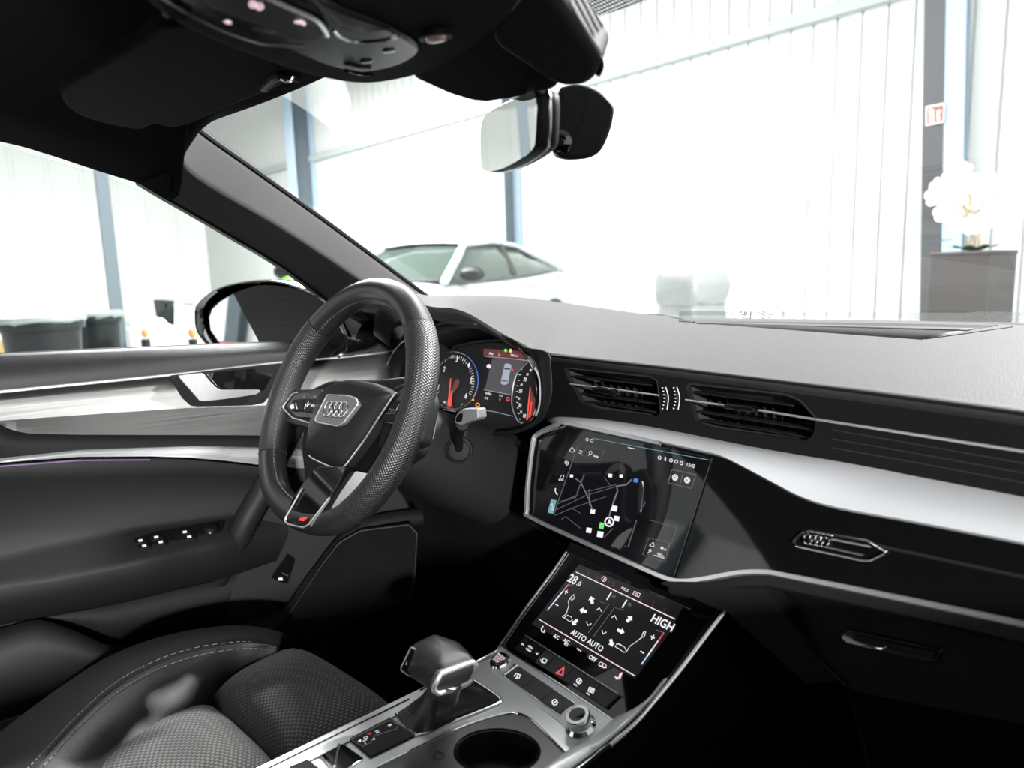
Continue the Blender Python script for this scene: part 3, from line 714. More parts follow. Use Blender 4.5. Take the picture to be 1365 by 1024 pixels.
MB().tube(spl(PX([(735, -12), (764, 26), (786, 58), (799, 76), (802, 88), (797, 100)], pl=off(lo2, -.006)), 5), .0022, 6).build('edge_seal', M['matte'], mc)

mh = thing('mirror_arm_housing', K(780, 190, d=.74), 'rounded dark housing holding the interior mirror to the windscreen', 'housing')
hp = plane(K(780, 165, d=.735), K(780, 165, d=.735)-EYE); hp = (hp[0], (-hp[1]+V((.35, -.1, 0))).normalized())
ol = [(744, 124), (756, 114), (776, 112), (798, 120), (812, 132), (819, 142), (818, 158), (812, 180), (802, 200), (788, 210), (768, 213), (750, 211), (741, 203), (740, 180)]
MB().plate(spl(PX(ol, pl=hp), 4, True), hp[1]*-.05).build('housing_shell', M['soft_grey'], mh, bevel=.013, seg=5)
MB().tube(spl(PX([(776, 124), (784, 130), (776, 168), (768, 182), (758, 183)], pl=off(hp, .0)), 5), .0009, 6).build('joint', M['void'], mh)
MB().lathe(K(748, 190, pl=off(hp, .004)), hp[1]+V((0, -.3, 0)), [(.012, -.004), (.012, .002), (.009, .005), (.004, .006)], 20).build('ball_mount', M['piano'], mh)

# ---------------------------------------------------------------- interior mirror
MP = plane(K(690, 175, d=.66), (-.34, -.94, -.03))
im = thing('interior_mirror', K(690, 228, pl=MP), 'frameless interior rear view mirror showing the white hall', 'mirror')
gl_ol = spl(PX([(641, 168), (648, 152), (668, 139), (692, 128), (708, 122), (713, 124), (715, 140), (714, 182), (710, 199), (692, 214), (668, 226), (648, 229), (642, 222), (640, 196)], pl=MP), 4, True)
back = -MP[1]*.022
cen = sum(gl_ol, V((0, 0, 0)))/len(gl_ol)
cas = MB(); rows = []
for k, (sc_, dd_) in enumerate(((.985, .004), (1.0, .0045), (1.012, .010), (1.012, .020), (.97, .026), (.80, .030), (.3, .031))):
    rows.append([cen+(p-cen)*sc_-MP[1]*(dd_-.004) for p in gl_ol])
cas.grid(rows, closed=True); N0 = len(cas.v); m_ = len(gl_ol); cas.f.append([N0-m_+j for j in range(m_)])
cas.build('casing', M['soft_grey'], im, sharp=60)
MB().plate(gl_ol, -MP[1]*.003).build('mirror_glass', M['mirror'], im, bevel=.0006)
MB().tube([cen+(p-cen)*1.016-MP[1]*.012 for p in gl_ol], .0013, 6, closed=True).build('chrome_edge', M['satin'], im)

# ================================================================== DASHBOARD
dash = thing('dashboard', C3(-.6, .8, -.4), 'grey black dashboard with silver trim, vents and a large centre screen', 'dashboard')
Fe = [(498, 442, .55), (503, 415, .55), (522, 402, .56), (552, 403, .56), (576, 409, .56), (604, 411, .57), (629, 420, .585), (664, 441, .61), (699, 459, .64), (731, 470, .66), (885, 488, .66), (1050, 508, .66), (1170, 522, .66), (1365, 548, .66), (1500, 566, .66), (1700, 592, .66)]
Re = [(506, 408, .66), (520, 401, .66), (540, 397, .67), (560, 396, .68), (568, 396, .69), (600, 395, .74), (640, 394, .80), (690, 396, .88), (740, 402, .96), (800, 410, 1.02), (885, 421, 1.08), (960, 424, 1.12), (1060, 425, 1.15), (1365, 430, 1.2), (1500, 434, 1.2), (1700, 440, 1.2)]
Fc_ = spl([K(a, b, Y=c) for a, b, c in Fe], 4); Rc_ = spl([K(a, b, Y=c) for a, b, c in Re], 4)
rows = [[p+V((0, .03, -.030)) for p in Fc_], [p+V((0, .004, -.010)) for p in Fc_], [p+V((0, .001, -.007)) for p in Fc_], [p+V((0, -.001, -.003)) for p in Fc_], Fc_, [a.lerp(b, .012) for a, b in zip(Fc_, Rc_)], [a.lerp(b, .03)+V((0, 0, .0005)) for a, b in zip(Fc_, Rc_)]]
for i in range(1, 12):
    t = i/12; rows.append([a.lerp(b, t)+V((0, 0, .010*math.sin(math.pi*t))) for a, b in zip(Fc_, Rc_)])
rows += [Rc_, [p+V((0, .03, -.05)) for p in Rc_]]
dt = MB(); dt.grid(rows); dtree = bvh(dt)
dt.build('dash_top', M['dash_top'], dash, sharp=70)
# defroster grille at the foot of the windscreen
gr = MB()
def dpt(x, y, l=.002): return onto(dtree, x, y, l) or K(x, y, Z=-.103)
def strip(mb_, A, B, n, lift=.002):
    ra = [dpt(A[0][0]+(A[1][0]-A[0][0])*k/n, A[0][1]+(A[1][1]-A[0][1])*k/n, lift) for k in range(n+1)]
    rb_ = [dpt(B[0][0]+(B[1][0]-B[0][0])*k/n, B[0][1]+(B[1][1]-B[0][1])*k/n, lift) for k in range(n+1)]
    mb_.grid([ra, rb_])
strip(gr, ((905, 428), (1330, 434)), ((925, 430), (1235, 452)), 20)
gr.build('defroster_grille', M['soft_grey'], dash, solid=.001)
gr = MB(); strip(gr, ((925, 429.5), (1300, 438)), ((930, 431.5), (1290, 441)), 20, .0035); gr.build('grille_slot', M['dash_top'], dash, solid=.001)
MB().tube([dpt(905+325*k/12, 428.5+24*k/12, .002) for k in range(13)], .0010, 5).build('grille_edge', M['matte'], dash)
MB().tube([dpt(1235+115*k/6, 452-16*k/6, .002) for k in range(7)], .0010, 5).build('grille_edge', M['matte'], dash)
MB().tube([dpt(865+60*k/6, 419+11*k/6-2*math.sin(k/6*3.1), .003) for k in range(7)], .0025, 5).build('grille_edge', M['dash_top'], dash)

# vent band
FA = plane(C3(0, .668, -.15), (0, -1, .05))
up_edge = [(716, 508), (724, 480), (736, 474), (885, 491), (1050, 511), (1170, 525), (1365, 551), (1500, 569), (1700, 596)]
lo_edge = [(1700, 735), (1500, 692), (1365, 665), (1230, 639), (1110, 616), (1000, 597), (900, 578), (850, 570), (790, 562), (745, 561), (726, 566), (712, 560)]
ventL = [(750, 491), (866, 503), (875, 508), (880, 550), (874, 556), (795, 546), (775, 538)]
ventR = [(914, 512), (1048, 527), (1066, 535), (1088, 560), (1084, 580), (1074, 588), (945, 571), (927, 563)]
hL, hR = rnd(PX(ventL, pl=FA), .2, 3), rnd(PX(ventR, pl=FA), .2, 3)
MB().plate(PX(up_edge+lo_edge, pl=FA), UY*.008, [hL, hR]).build('vent_fascia', M['matte'], dash, sharp=30)
for h in (hL, hR):
    c_ = sum(h, V((0, 0, 0)))/len(h); cav = MB(); cav.grid([h, [p+UY*.075 for p in h]], closed=True); n2 = len(h); cav.f.append([n2+i for i in range(n2)])
    cav.build('vent_duct', M['void'], dash, solid=.002)
fb = off(FA, -.012)
def slat(p, q, m_='soft', w_=.012, th=.0016, name='vent_slat', pl=fb):
    a, b = K(*p, pl=pl), K(*q, pl=pl); t = (b-a).normalized()
    MB().box((a+b)/2, (b-a).length, w_, th, (t, UY, t.cross(UY).normalized())).build(name, M[m_], dash, bevel=.0005)
for p, q in (((763, 501), (872, 513)), ((770, 523), (880, 538)), ((776, 534), (880, 549)), ((918, 521), (1062, 540)), ((920, 546), (1088, 572)), ((925, 558), (1086, 583))): slat(p, q, 'soft_grey')
for k in range(9): slat((786+k*10.5, 508+k*1.2), (790+k*10.5, 548+k*1.2), 'soft', .014, .0012, 'vent_vane', off(FA, -.035))
for k in range(12): slat((938+k*12, 524+k*1.6), (941+k*12, 566+k*1.6), 'soft', .014, .0012, 'vent_vane', off(FA, -.035))
for pts_ in ([(760, 512), (820, 519), (878, 527)], [(914, 533), (1000, 545), (1087, 559)]):
    MB().tube(PX(pts_, pl=off(FA, .002)), .0014, 8).build('vent_chrome_bar', M['satin'], dash)
MB().tube(PX([(1088, 559), (1230, 581), (1365, 602), (1700, 655)], pl=off(FA, .002)), .0016, 8).build('dash_chrome_line', M['satin'], dash)
for (x, y) in ((806, 520), (984, 542)):
    pl_ = off(FA, .010)
    k = 1.0 if x < 900 else 1.3
    MB().plate(PX([(x-15*k, y-4), (x+12*k, y), (x+18*k, y+5), (x+14*k, y+8), (x-15*k, y+3)], pl=pl_), UY*.012).build('vent_tab', M['piano'], dash, bevel=.0012)
for x in (886, 901):
    wb = MB(); wb.tube(spl(PX([(x-1, 516), (x+3, 530), (x+2, 546)], pl=off(FA, .001)), 5), .0035, 8); wb.build('thumb_wheel', M['matte'], dash)
    arc = MB(); arc.tube(spl(PX([(x+1.5, 516), (x+5, 530), (x+3, 546)], pl=off(FA, .005)), 5), .0006, 5)
    for k in range(7): q = K(x-3+2.5*math.sin(k/6*3.1), 517+k*4.6, pl=off(FA, .0055)); arc.box(q, .0022, .0004, .0012)
    arc.build('wheel_marks', M['white_ic'], dash)
MB().tube(PX([(735, 473.5), (885, 490), (1050, 510), (1170, 525), (1365, 551), (1700, 597)], pl=off(FA, .011)), .0018, 8).build('band_top_line', M['soft_grey'], dash)
for dy in (26, 38, 50): MB().tube(PX([(1110, 547+dy), (1230, 567+dy*1.03), (1365, 590+dy*1.08), (1600, 628+dy*1.15)], pl=off(FA, .0005)), .0007, 5).build('fascia_groove', M['void'], dash)

# silver sweep + chrome frame around the black panel
SPL = plane(K(835, 660, d=.865), UX.cross(V((-.010, .437, .9))))
if SPL[1].y > 0: SPL = (SPL[0], -SPL[1])
Ue = [(727, 563), (740, 557), (790, 558), (850, 566), (900, 575), (950, 585), (1000, 595), (1050, 604), (1110, 614), (1170, 625), (1230, 637), (1365, 663), (1500, 690), (1700, 730)]
Le = [(738, 567), (750, 562), (800, 571), (850, 581), (880, 588), (925, 598), (957, 606), (985, 619), (1030, 643), (1070, 663), (1120, 677), (1230, 697), (1500, 750), (1700, 792)]
Uc = spl(PX(Ue, pl=FA), 4); Lc = spl(PX(Le, pl=off(SPL, .003)), 4)
mb = MB(); mb.grid([[p+V((0, .012, .0)) for p in Uc]]+[[a.lerp(b, t)+V((0, 0, .004*math.sin(math.pi*t))) for a, b in zip(Uc, Lc)] for t in (0, .25, .5, .75, .93, 1)]+[[p+V((0, .003, -.004)) for p in Lc], [p+V((0, .02, -.006)) for p in Lc]])
mb.build('silver_sweep', M['silverpaint'], dash, sharp=60)
outl = [(1700, 795), (1500, 752), (1365, 725), (1230, 699), (1120, 679), (1070, 666), (1030, 646), (985, 621), (957, 609), (880, 591), (800, 574), (752, 564), (742, 566), (716, 579), (710, 592), (704, 640), (702, 680), (707, 690), (780, 724), (841, 751), (888, 771), (912, 775), (940, 772), (985, 764), (1020, 763), (1050, 768), (1200, 798), (1365, 833), (1500, 864), (1700, 910)]
oc_ = spl(PX(outl, pl=SPL), 4)
MB().plate(oc_, -SPL[1]*.012).build('black_gloss_panel', M['piano'], dash, sharp=30)
fr_ = spl(PX([(x, y) for x, y in outl[9:]], pl=off(SPL, .006)), 4)
def flat_sweep(pts, w_, th, nrm, name, m_, par, inward=None):
    """ribbon of width w_ lying in the plane with normal nrm"""
    N = len(pts); A, B = [], []
    for i, p in enumerate(pts):
        t = (pts[min(i+1, N-1)]-pts[max(i-1, 0)]).normalized(); s_ = t.cross(nrm).normalized()
        A.append(p+s_*w_/2); B.append(p-s_*w_/2)
    mb = MB(); N_ = nrm.normalized()
    mb.grid([A, [a.lerp(b, .15)+N_*th for a, b in zip(A, B)], [a.lerp(b, .85)+N_*th for a, b in zip(A, B)], B, [b-N_*th for b in B], [a-N_*th for a in A], A])
    return mb.build(name, m_, par, sharp=50)
flat_sweep(fr_, .0058, .0025, SPL[1], 'chrome_frame', M['satin'], dash)
lipp = spl(PX([(895, 783), (915, 786), (945, 783), (985, 775), (1020, 774), (1050, 779), (1200, 810), (1365, 847), (1500, 878), (1700, 925)], pl=off(SPL, -.004)), 4)
flat_sweep(lipp, .015, .004, SPL[1], 'trim_underside', M['soft_grey'], dash)

# badge on the passenger side panel
bp = off(SPL, .002)
bo = [(1057, 722), (1071, 709), (1080, 708), (1160, 722), (1183, 736), (1160, 747), (1150, 747), (1062, 728)]
MB().plate(rnd(PX(bo, pl=off(SPL, .001)), .15, 2), -SPL[1]*.001).build('badge_plate', M['piano'], dash)
MB().tube(rnd(PX(bo, pl=bp), .15, 3), .0013, 6, closed=True).build('badge_frame', M['chrome'], dash)
MB().tube(PX([(1108, 719), (1160, 729)], pl=bp), .0009, 6).build('badge_bar', M['satin'], dash)
MB().tube(PX([(1102, 729), (1150, 740)], pl=bp), .0012, 6).build('badge_bar', M['chrome'], dash)
for k in range(4):
    c_ = K(1077.5+k*7.3, 718.5+k*1.35, pl=off(SPL, .003)); a1, b1 = UX, V((-.010, .437, .9)).normalized()
    MB().tube([c_+a1*.0042*math.cos(q)+b1*.0046*math.sin(q) for q in [j*math.pi/9 for j in range(18)]], .0008, 6, closed=True).build('ring_emblem', M['chrome'], dash)
MB().tube(PX([(1170, 728), (1365, 770), (1500, 800), (1700, 845)], pl=bp), .0016, 6).build('panel_chrome_line', M['soft_grey'], dash)

# ---------------------------------------------------------------- centre touch screen
VU = V((-.010, .437, .9)).normalized()
ts = thing('touch_screen', K(805, 740, pl=SPL), 'large centre touch screen showing a dark street map', 'screen')
gp = off(SPL, .0018); ip = off(SPL, .0024)
MB().plate(PX([(757, 567), (949, 611), (898, 769), (842, 748), (710, 690), (713, 676)], pl=gp), -SPL[1]*.0017).build('screen_glass', M['screen'], ts, bevel=.0006)
MB().tube(PX([(949, 611), (898, 769)], pl=gp), .0005, 6).build('glass_edge', M['soft_grey'], ts)
MB().tube(PX([(722, 578), (754, 568)], pl=gp), .0007, 6).build('glass_edge', M['satin'], ts)  # satin line drawn for the small highlight on the left bezel
def S4(x, y): return (700+x/4.454, 550+y/4.454)
def line(par, pts, m_, f=S4, pl=ip, r=.0003, name='screen_line'):
    MB().tube([K(*f(*p), pl=pl) for p in pts], r, 4).build(name, M[m_], par, smooth=False)
def multi(par, polys, m_, f=S4, pl=ip, r=.0003, name='screen_line'):
    mb = MB()
    for p_ in polys: mb.tube([K(*f(*p), pl=pl) for p in p_], r, 4)
    mb.build(name, M[m_], par, smooth=False)
def fill(par, pts, m_, f=S4, pl=ip, name='screen_symbol'):
    MB().plate([K(*f(*p), pl=pl) for p in pts], -pl[1]*.0003).build(name, M[m_], par, smooth=False)
def word(par, s, x, y, size, m_, f=S4, pl=ip, up=VU, ux=UX, al='CENTER', name='screen_text', bold=0):
    mb = MB(); mb.text(s, K(*f(x, y), pl=pl), ux, up, size, al); mb.build(name, M[m_], par, smooth=False)
multi(ts, [[(400, 152), (1090, 282)]], 'cyan_ic')
multi(ts, [[(315, 190), (170, 602)]], 'dim_ic'); multi(ts, [[(610, 207), (650, 216)]], 'white_ic', r=.0004)
multi(ts, [[(315, 190), (470, 225), (450, 280), (298, 248)], [(362, 205), (345, 262)]], 'dim2_ic')
fill(ts, [(155, 515), (185, 522), (165, 603), (133, 594)], 'cyan_ic'); multi(ts, [[(152, 575), (160, 540), (166, 578)], [(152, 575), (166, 578)]], 'white_ic', pl=off(ip, .0006))
def ring(c, rx, n=14): return [(c[0]+rx*math.cos(2*math.pi*k/n), c[1]+rx*1.05*math.sin(2*math.pi*k/n)) for k in range(n+1)]
multi(ts, [[(264, 225), (278, 205), (292, 222), (286, 236), (268, 232), (264, 225)]], 'pink_ic', r=.0004)
multi(ts, [[(237, 290), (237, 305)], [(243, 284), (243, 312)], [(249, 288), (249, 316)], [(256, 292), (256, 310)]], 'pink_ic', r=.0004)
multi(ts, [[(207, 400), (214, 372), (230, 372), (224, 398)], ring((205, 400), 5), ring((221, 400), 5)], 'pink_ic', r=.0004)
multi(ts, [[(180, 450), (178, 466), (184, 482), (192, 488)]], 'white_ic', r=.0007)
multi(ts, [[(322, 224), (340, 229)], [(320, 232), (338, 237)], [(318, 240), (336, 245)], ring((388, 238), 9), [(382, 246), (374, 256)], ring((368, 160), 8), ring((396, 166), 8)], 'pink_ic', r=.0003)
word(ts, 'Suche', 420, 259, .0042, 'white_ic')
for c_ in ((798, 268), (866, 284), (897, 292), (928, 301)): multi(ts, [ring(c_, 9)], 'white_ic', r=.0004)
multi(ts, [[(826, 268), (838, 284), (831, 290), (832, 262), (838, 270), (826, 284)]], 'white_ic', r=.0003)
word(ts, '13:42', 982, 315, .0056, 'white_ic')
multi(ts, [[(872, 338), (1012, 370), (990, 452), (848, 418), (872, 338)], [(940, 354), (918, 436)]], 'dim_ic', r=.0003)
for c_ in ((890, 386), (962, 402)): multi(ts, [ring(c_, 15), ring(c_, 7)], 'white_ic', r=.0006)
multi(ts, [[(300, 393), (330, 415), (352, 460), (380, 520), (400, 580)], [(545, 438), (548, 470), (528, 520), (505, 590), (495, 650)], [(540, 438), (600, 430), (635, 397)]], 'dim_ic', r=.0008, name='map_road')
multi(ts, [[(190, 545), (250, 515), (315, 488)], [(175, 612), (300, 560), (480, 500)], [(180, 580), (370, 490), (540, 440)], [(370, 470), (540, 428)], [(350, 365), (330, 420), (305, 485)], [(215, 635), (240, 618), (330, 690)], [(280, 570), (330, 600)], [(470, 385), (505, 432)], [(660, 640), (610, 800), (590, 795)], [(470, 740), (520, 690)], [(700, 560), (712, 530)]], 'dim2_ic', r=.0005, name='map_road')
for c_, s_ in (((275, 377), 10), ((505, 375), 12), ((570, 377), 11), ((528, 570), 19), ((543, 630), 17), ((445, 724), 20), ((378, 700), 17), ((401, 588), 15)):
    fill(ts, [(c_[0]-s_*.7, c_[1]-s_), (c_[0]+s_, c_[1]-s_*.7), (c_[0]+s_*.7, c_[1]+s_), (c_[0]-s_, c_[1]+s_*.7)], 'white_ic', name='map_pin')
fill(ts, [(648, 390), (672, 396), (664, 418), (641, 412)], 'blue_ic', name='map_pin'); fill(ts, [(444, 652), (470, 658), (462, 695), (438, 688)], 'green_ic', name='map_pin')
multi(ts, [ring((499, 650), 25)], 'white_ic', r=.0009, name='position_ring'); fill(ts, [(486, 662), (501, 632), (513, 668), (500, 660)], 'white_ic', pl=off(ip, .0005), name='position_arrow')
multi(ts, [[(735, 745), (858, 778), (832, 890), (697, 845), (735, 745)], [(740, 640), (900, 685), (870, 780)]], 'dim2_ic', r=.0003)
word(ts, '68 m', 822, 810, .0042, 'white_ic'); word(ts, '100 m', 805, 848, .0042, 'white_ic')
multi(ts, [[(765, 848), (828, 868)], [(738, 792), (762, 770), (766, 798), (738, 792)], ring((742, 820), 7), [(736, 828), (726, 838)]], 'white_ic', r=.0003)
for t_, x, y, ux in (('Robert-Koch-Straße', 258, 516, (.9, .2, .42)), ('Große Mittelstr.', 382, 505, (.45, -.37, -.8))):
    u_ = V(ux).normalized(); n2 = SPL[1]; u_ = (u_-n2*u_.dot(n2)).normalized(); word(ts, t_, x, y, .0034, 'dim_ic', ux=u_, up=n2.cross(u_))

# ---------------------------------------------------------------- climate display + switch rows
CU = V((0, .712, .702))
CPL = plane(K(740, 885, Z=-.455), UX.cross(CU)); CPL = CPL if CPL[1].z > 0 else (CPL[0], -CPL[1])
con = thing('centre_console', C3(MID, .1, -.93), 'silver and black centre console with climate display and cup holder', 'console')
cd = con
MB().plate(rnd(PX([(752, 738), (760, 722), (972, 800), (969, 814), (926, 872), (878, 930), (852, 954), (822, 963), (790, 942), (668, 863), (676, 846)], pl=CPL), .1, 2), -CPL[1]*.012).build('climate_panel', M['screen'], con, bevel=.001)
ci = off(CPL, .0006)
def S5(x, y): return (650+x/4.267, 720+y/4.267)
def cl(pp, m_, r=.0003, name='display_line', f=S5, pl=ci): multi(con, pp, m_, f=f, pl=pl, r=r, name=name)
fill(con, [(520, 140), (1110, 380), (1040, 520), (840, 790), (250, 480)], 'glowbg', f=S5, pl=off(CPL, .0002), name='display_ground')
M['glowbg'].node_tree.nodes['Principled BSDF'].inputs['Emission Strength'].default_value = .012
cl([[(503, 183), (1065, 450)]], 'pink_ic', .0006); cl([[(292, 452), (835, 772)]], 'pink_ic', .0006)
def cw(s, x, y, size, m_='white_ic', al='CENTER'): word(con, s, x, y, size, m_, f=S5, pl=ci, up=CU, al=al, name='display_text')
cw('28', 484, 226, .0155); cw('.0', 520, 250, .009); cw('°C', 532, 236, .004, 'dim_ic'); cw('HIGH', 995, 474, .0132); cw('1', 690, 322, .0150); cw('1', 778, 366, .0150)
cw('AUTO', 518, 546, .0092); cw('AUTO', 612, 600, .0092); cw('A/C', 392, 553, .0062); cw('A/C', 448, 578, .0062); cw('MAX', 446, 597, .003); cw('OFF', 597, 676, .0068); cw('···', 519, 628, .011)
cw('+', 447, 299, .011); cw('−', 393, 373, .011); cw('+', 938, 557, .011); cw('−', 878, 642, .011)
for c_ in ((718, 322), (807, 368)): multi(con, [ring(c_, 9), [(c_[0]-9, c_[1]), (c_[0]+9, c_[1])], [(c_[0], c_[1]-9), (c_[0], c_[1]+9)]], 'dim_ic', f=S5, pl=ci, r=.0003, name='fan_symbol')
def arrow(c, ang, s=22):
    ca, sa = math.cos(ang), math.sin(ang)
    pts = [(1, 0), (.1, .85), (.1, .38), (-.95, .38), (-.95, -.38), (.1, -.38), (.1, -.85)]
    fill(con, [(c[0]+s*(ca*x-sa*y), c[1]+s*(sa*x+ca*y)) for x, y in pts], 'white_ic', f=S5, pl=ci, name='air_flow_arrow')
arrow((592, 342), -1.75); arrow((543, 403), 3.4); arrow((495, 469), 2.35); arrow((806, 450), -.8); arrow((757, 519), .35); arrow((704, 586), 1.35)
cl([[(618, 400), (636, 386), (647, 408)], [(561, 465), (572, 487), (590, 476)], [(705, 443), (723, 430), (735, 455)], [(650, 512), (657, 536), (676, 524)]], 'white_ic', .0005, 'chevron')
seatL = [(492, 310), (480, 318), (458, 350), (462, 372), (448, 420), (425, 437), (435, 443), (455, 428), (478, 440), (482, 455), (468, 466)]
seatR = [(896, 520), (884, 530), (876, 555), (845, 580), (808, 605), (790, 636), (775, 640), (748, 620), (725, 608), (735, 590), (760, 600)]
cl([seatL, [(488, 315), (495, 330), (478, 345), (470, 332)], [(425, 437), (445, 450), (470, 466)]], 'white_ic', .00035, 'seat_outline'); cl([seatR, [(885, 525), (900, 520), (890, 552), (878, 555)], [(790, 636), (780, 612), (750, 592), (735, 590)]], 'white_ic', .00035, 'seat_outline')
for (a, b) in (((458, 255), (340, 400)), ((1003, 528), (875, 708))):
    cols = ['hazard', 'pink_ic', 'white_ic', 'ltblue_ic']
    for k in range(4):
        p0_ = (a[0]+(b[0]-a[0])*k/4, a[1]+(b[1]-a[1])*k/4); p1_ = (a[0]+(b[0]-a[0])*(k+1)/4, a[1]+(b[1]-a[1])*(k+1)/4)
        cl([[p0_, p1_]], cols[k], .0007, 'temperature_bar')
cl([[(460, 252), (485, 262)], [(960, 512), (1003, 528)], [(640, 352), (690, 368), (572, 530)], [(775, 400), (722, 385), (602, 550)]], 'dim_ic', .0004)
cl([[(578, 180), (566, 205)], [(632, 205), (618, 232)], [(692, 232), (680, 258)], [(758, 262), (742, 290)], [(820, 292), (806, 318)], [(880, 322), (866, 345)], [(948, 350), (934, 376)], [(1014, 385), (1000, 410)], [(380, 510), (366, 532)], [(432, 540), (420, 566)], [(482, 575), (466, 605)], [(582, 640), (566, 668)], [(642, 670), (625, 695)], [(702, 708), (686, 735)]], 'dim2_ic', .0003)
cl([ring((662, 223), 13), [(656, 235), (668, 212)], [(765, 268), (800, 284), (796, 294), (762, 277), (765, 268)], [(835, 292), (868, 306), (860, 326), (826, 310), (835, 292)], ring((845, 312), 7)], 'pink_ic', .0004, 'display_symbol')
cl([[(712, 240), (720, 248)], [(710, 258), (722, 262)]], 'dim_ic', .0005, 'display_symbol')
cl([[(316, 490), (306, 505), (308, 522), (322, 526), (324, 512)], [(766, 756), (752, 765), (750, 780), (735, 786), (724, 778)], [(762, 760), (752, 790), (730, 790)]], 'pink_ic', .0008, 'seat_heating_symbol')
cl([ring((645, 708), 12), ring((662, 716), 12), [(630, 712), (676, 728)]], 'pink_ic', .0004, 'recirculation_symbol')
# raised switch strip below the display
bo_ = off(CPL, .004)
def btn(pts, m_, name, pl, f=S5, th=.004, bv=.0007): MB().plate([K(*f(*p), pl=pl) for p in pts], -pl[1]*th).build(name, M[m_], con, bevel=bv)
def mixp(a, b, t): return (a[0]+(b[0]-a[0])*t, a[1]+(b[1]-a[1])*t)
TL, TR_, BL_, BR_ = (215, 545), (745, 880), (150, 618), (668, 956)
cuts = [0, .085, .22, .33, .53, .67, .82, 1.0]
for i in range(len(cuts)-1):
    a_, b_ = cuts[i]+.003, cuts[i+1]-.003
    btn([mixp(TL, TR_, a_), mixp(TL, TR_, b_), mixp(BL_, BR_, b_), mixp(BL_, BR_, a_)], 'button' if i >= 2 else 'matte', 'switch', bo_)
cl([[(215, 543), (745, 878)]], 'satin', .0009, 'switch_strip_edge', pl=off(CPL, .005))
cb = off(CPL, .0046)
def cbw(s, x, y, size, m_='white_ic'): word(con, s, x, y, size, m_, f=S5, pl=cb, up=CU, name='switch_text')
cbw('drive', 245, 610, .0044); cbw('select', 233, 626, .0044)
multi(con, [[(192, 597), (199, 588), (204, 602)], [(275, 640), (280, 652), (288, 645)], [(306, 696), (318, 672), (338, 684), (328, 700), (306, 696)], [(300, 680), (318, 700)]], 'white_ic', f=S5, pl=cb, r=.0005, name='switch_symbol')
fill(con, [(382, 758), (438, 718), (430, 776)], 'hazard', f=S5, pl=cb, name='hazard_triangle'); fill(con, [(402, 757), (425, 738), (420, 765)], 'button', f=S5, pl=off(cb, .0004), name='hazard_triangle_core')
multi(con, [ring((520, 803), 14), [(512, 818), (528, 795)], [(580, 838), (608, 850), (600, 872), (572, 860), (580, 838)], ring((590, 856), 6)], 'white_ic', f=S5, pl=cb, r=.0006, name='switch_symbol')
cbw('REAR', 500, 826, .0025); cbw('MAX', 572, 876, .0025)

# silver deck
DPL = plane(C3(0, 0, -.47), (0, 0, 1))
BPL = plane(K(740, 905, Z=-.458), (0, -.30, .95))
deck = [(120, 1135), (250, 1072), (346, 1022), (567, 915), (622, 889), (650, 873), (668, 862), (745, 910), (822, 963), (848, 957), (864, 946), (848, 972), (818, 999), (780, 1030), (700, 1100), (480, 1300), (200, 1250)]
boot_h = [(527, 953), (556, 981), (610, 961), (662, 940), (667, 933), (658, 925), (631, 907), (608, 916), (560, 938)]
cupc = (663, 1003)
def ell(cx0, cy0, rx, ry, n=40, t=0.0): return [(cx0+rx*math.cos(2*math.pi*k/n), cy0+ry*math.sin(2*math.pi*k/n)) for k in range(n)]
cup_big = PX(ell(*cupc, 64, 34), pl=DPL)
MB().plate(PX(deck, pl=DPL), V((0, 0, -.02)), [PX(boot_h, pl=DPL), cup_big]).build('silver_deck', M['silverpaint'], con, bevel=.0015)
MB().tube(spl(PX([(527, 952), (556, 980), (610, 960), (662, 939), (668, 933), (660, 925), (631, 906)], pl=off(DPL, .0015)), 4), .0013, 6).build('gaiter_frame', M['chrome'], con)
gp_ = off(DPL, .003)
grey = [(470, 1038), (500, 1024), (560, 995), (620, 968), (660, 955), (686, 951), (706, 958), (728, 978), (752, 1003), (764, 1018), (760, 1045), (690, 1130), (400, 1130)]
cupo = PX(ell(*cupc, 57, 29), pl=gp_)
MB().plate(spl(PX(grey, pl=gp_), 3, True), V((0, 0, -.003)), [cupo]).build('cup_holder_panel', M['grey'], con, bevel=.0008)
MB().tube(spl(PX(grey[:10], pl=off(gp_, .0006)), 4), .0012, 6).build('panel_edge', M['chrome'], con)
cm = MB(); cc_ = sum(cupo, V((0, 0, 0)))/len(cupo)
cm.grid([[cc_+(p-cc_)*k+V((0, 0, z)) for p in cupo] for k, z in ((1.0, .001), (.985, .002), (.96, 0), (.95, -.012), (.93, -.015), (.90, -.07), (.6, -.072), (.02, -.072))], closed=True)
cm.build('cup_holder', M['soft'], con, solid=.001)
MB().tube(PX(ell(*cupc, 56, 28), pl=off(gp_, .001)), .0010, 6, closed=True).build('cup_holder_rim', M['soft_grey'], con)
btn([(672+0, 998), (690, 995), (692, 1010), (674, 1014)], 'piano', 'cup_clip', off(DPL, -.03), f=lambda x, y: (x, y), th=.01)
multi(con, [[(582, 1002), (592, 1005), (587, 1014), (577, 1010), (582, 1002)]], 'void', f=lambda x, y: (x, y), pl=off(gp_, .0008), r=.0004, name='cup_symbol')
# rails
def idf(x, y): return (x, y)
for nm, pts, m_ in (('rail_groove', [(330, 1037), (360, 1023), (470, 969), (545, 932)], 'void'), ('rail_groove', [(368, 1037), (395, 1024), (470, 987), (527, 955)], 'void')):
    MB().tube(PX(pts, pl=off(DPL, .0006)), .0007, 5).build(nm, M[m_], con)
MB().tube(PX([(560, 920), (622, 890), (648, 876)], pl=off(DPL, .001)), .0008, 5).build('rail_groove', M['void'], con)
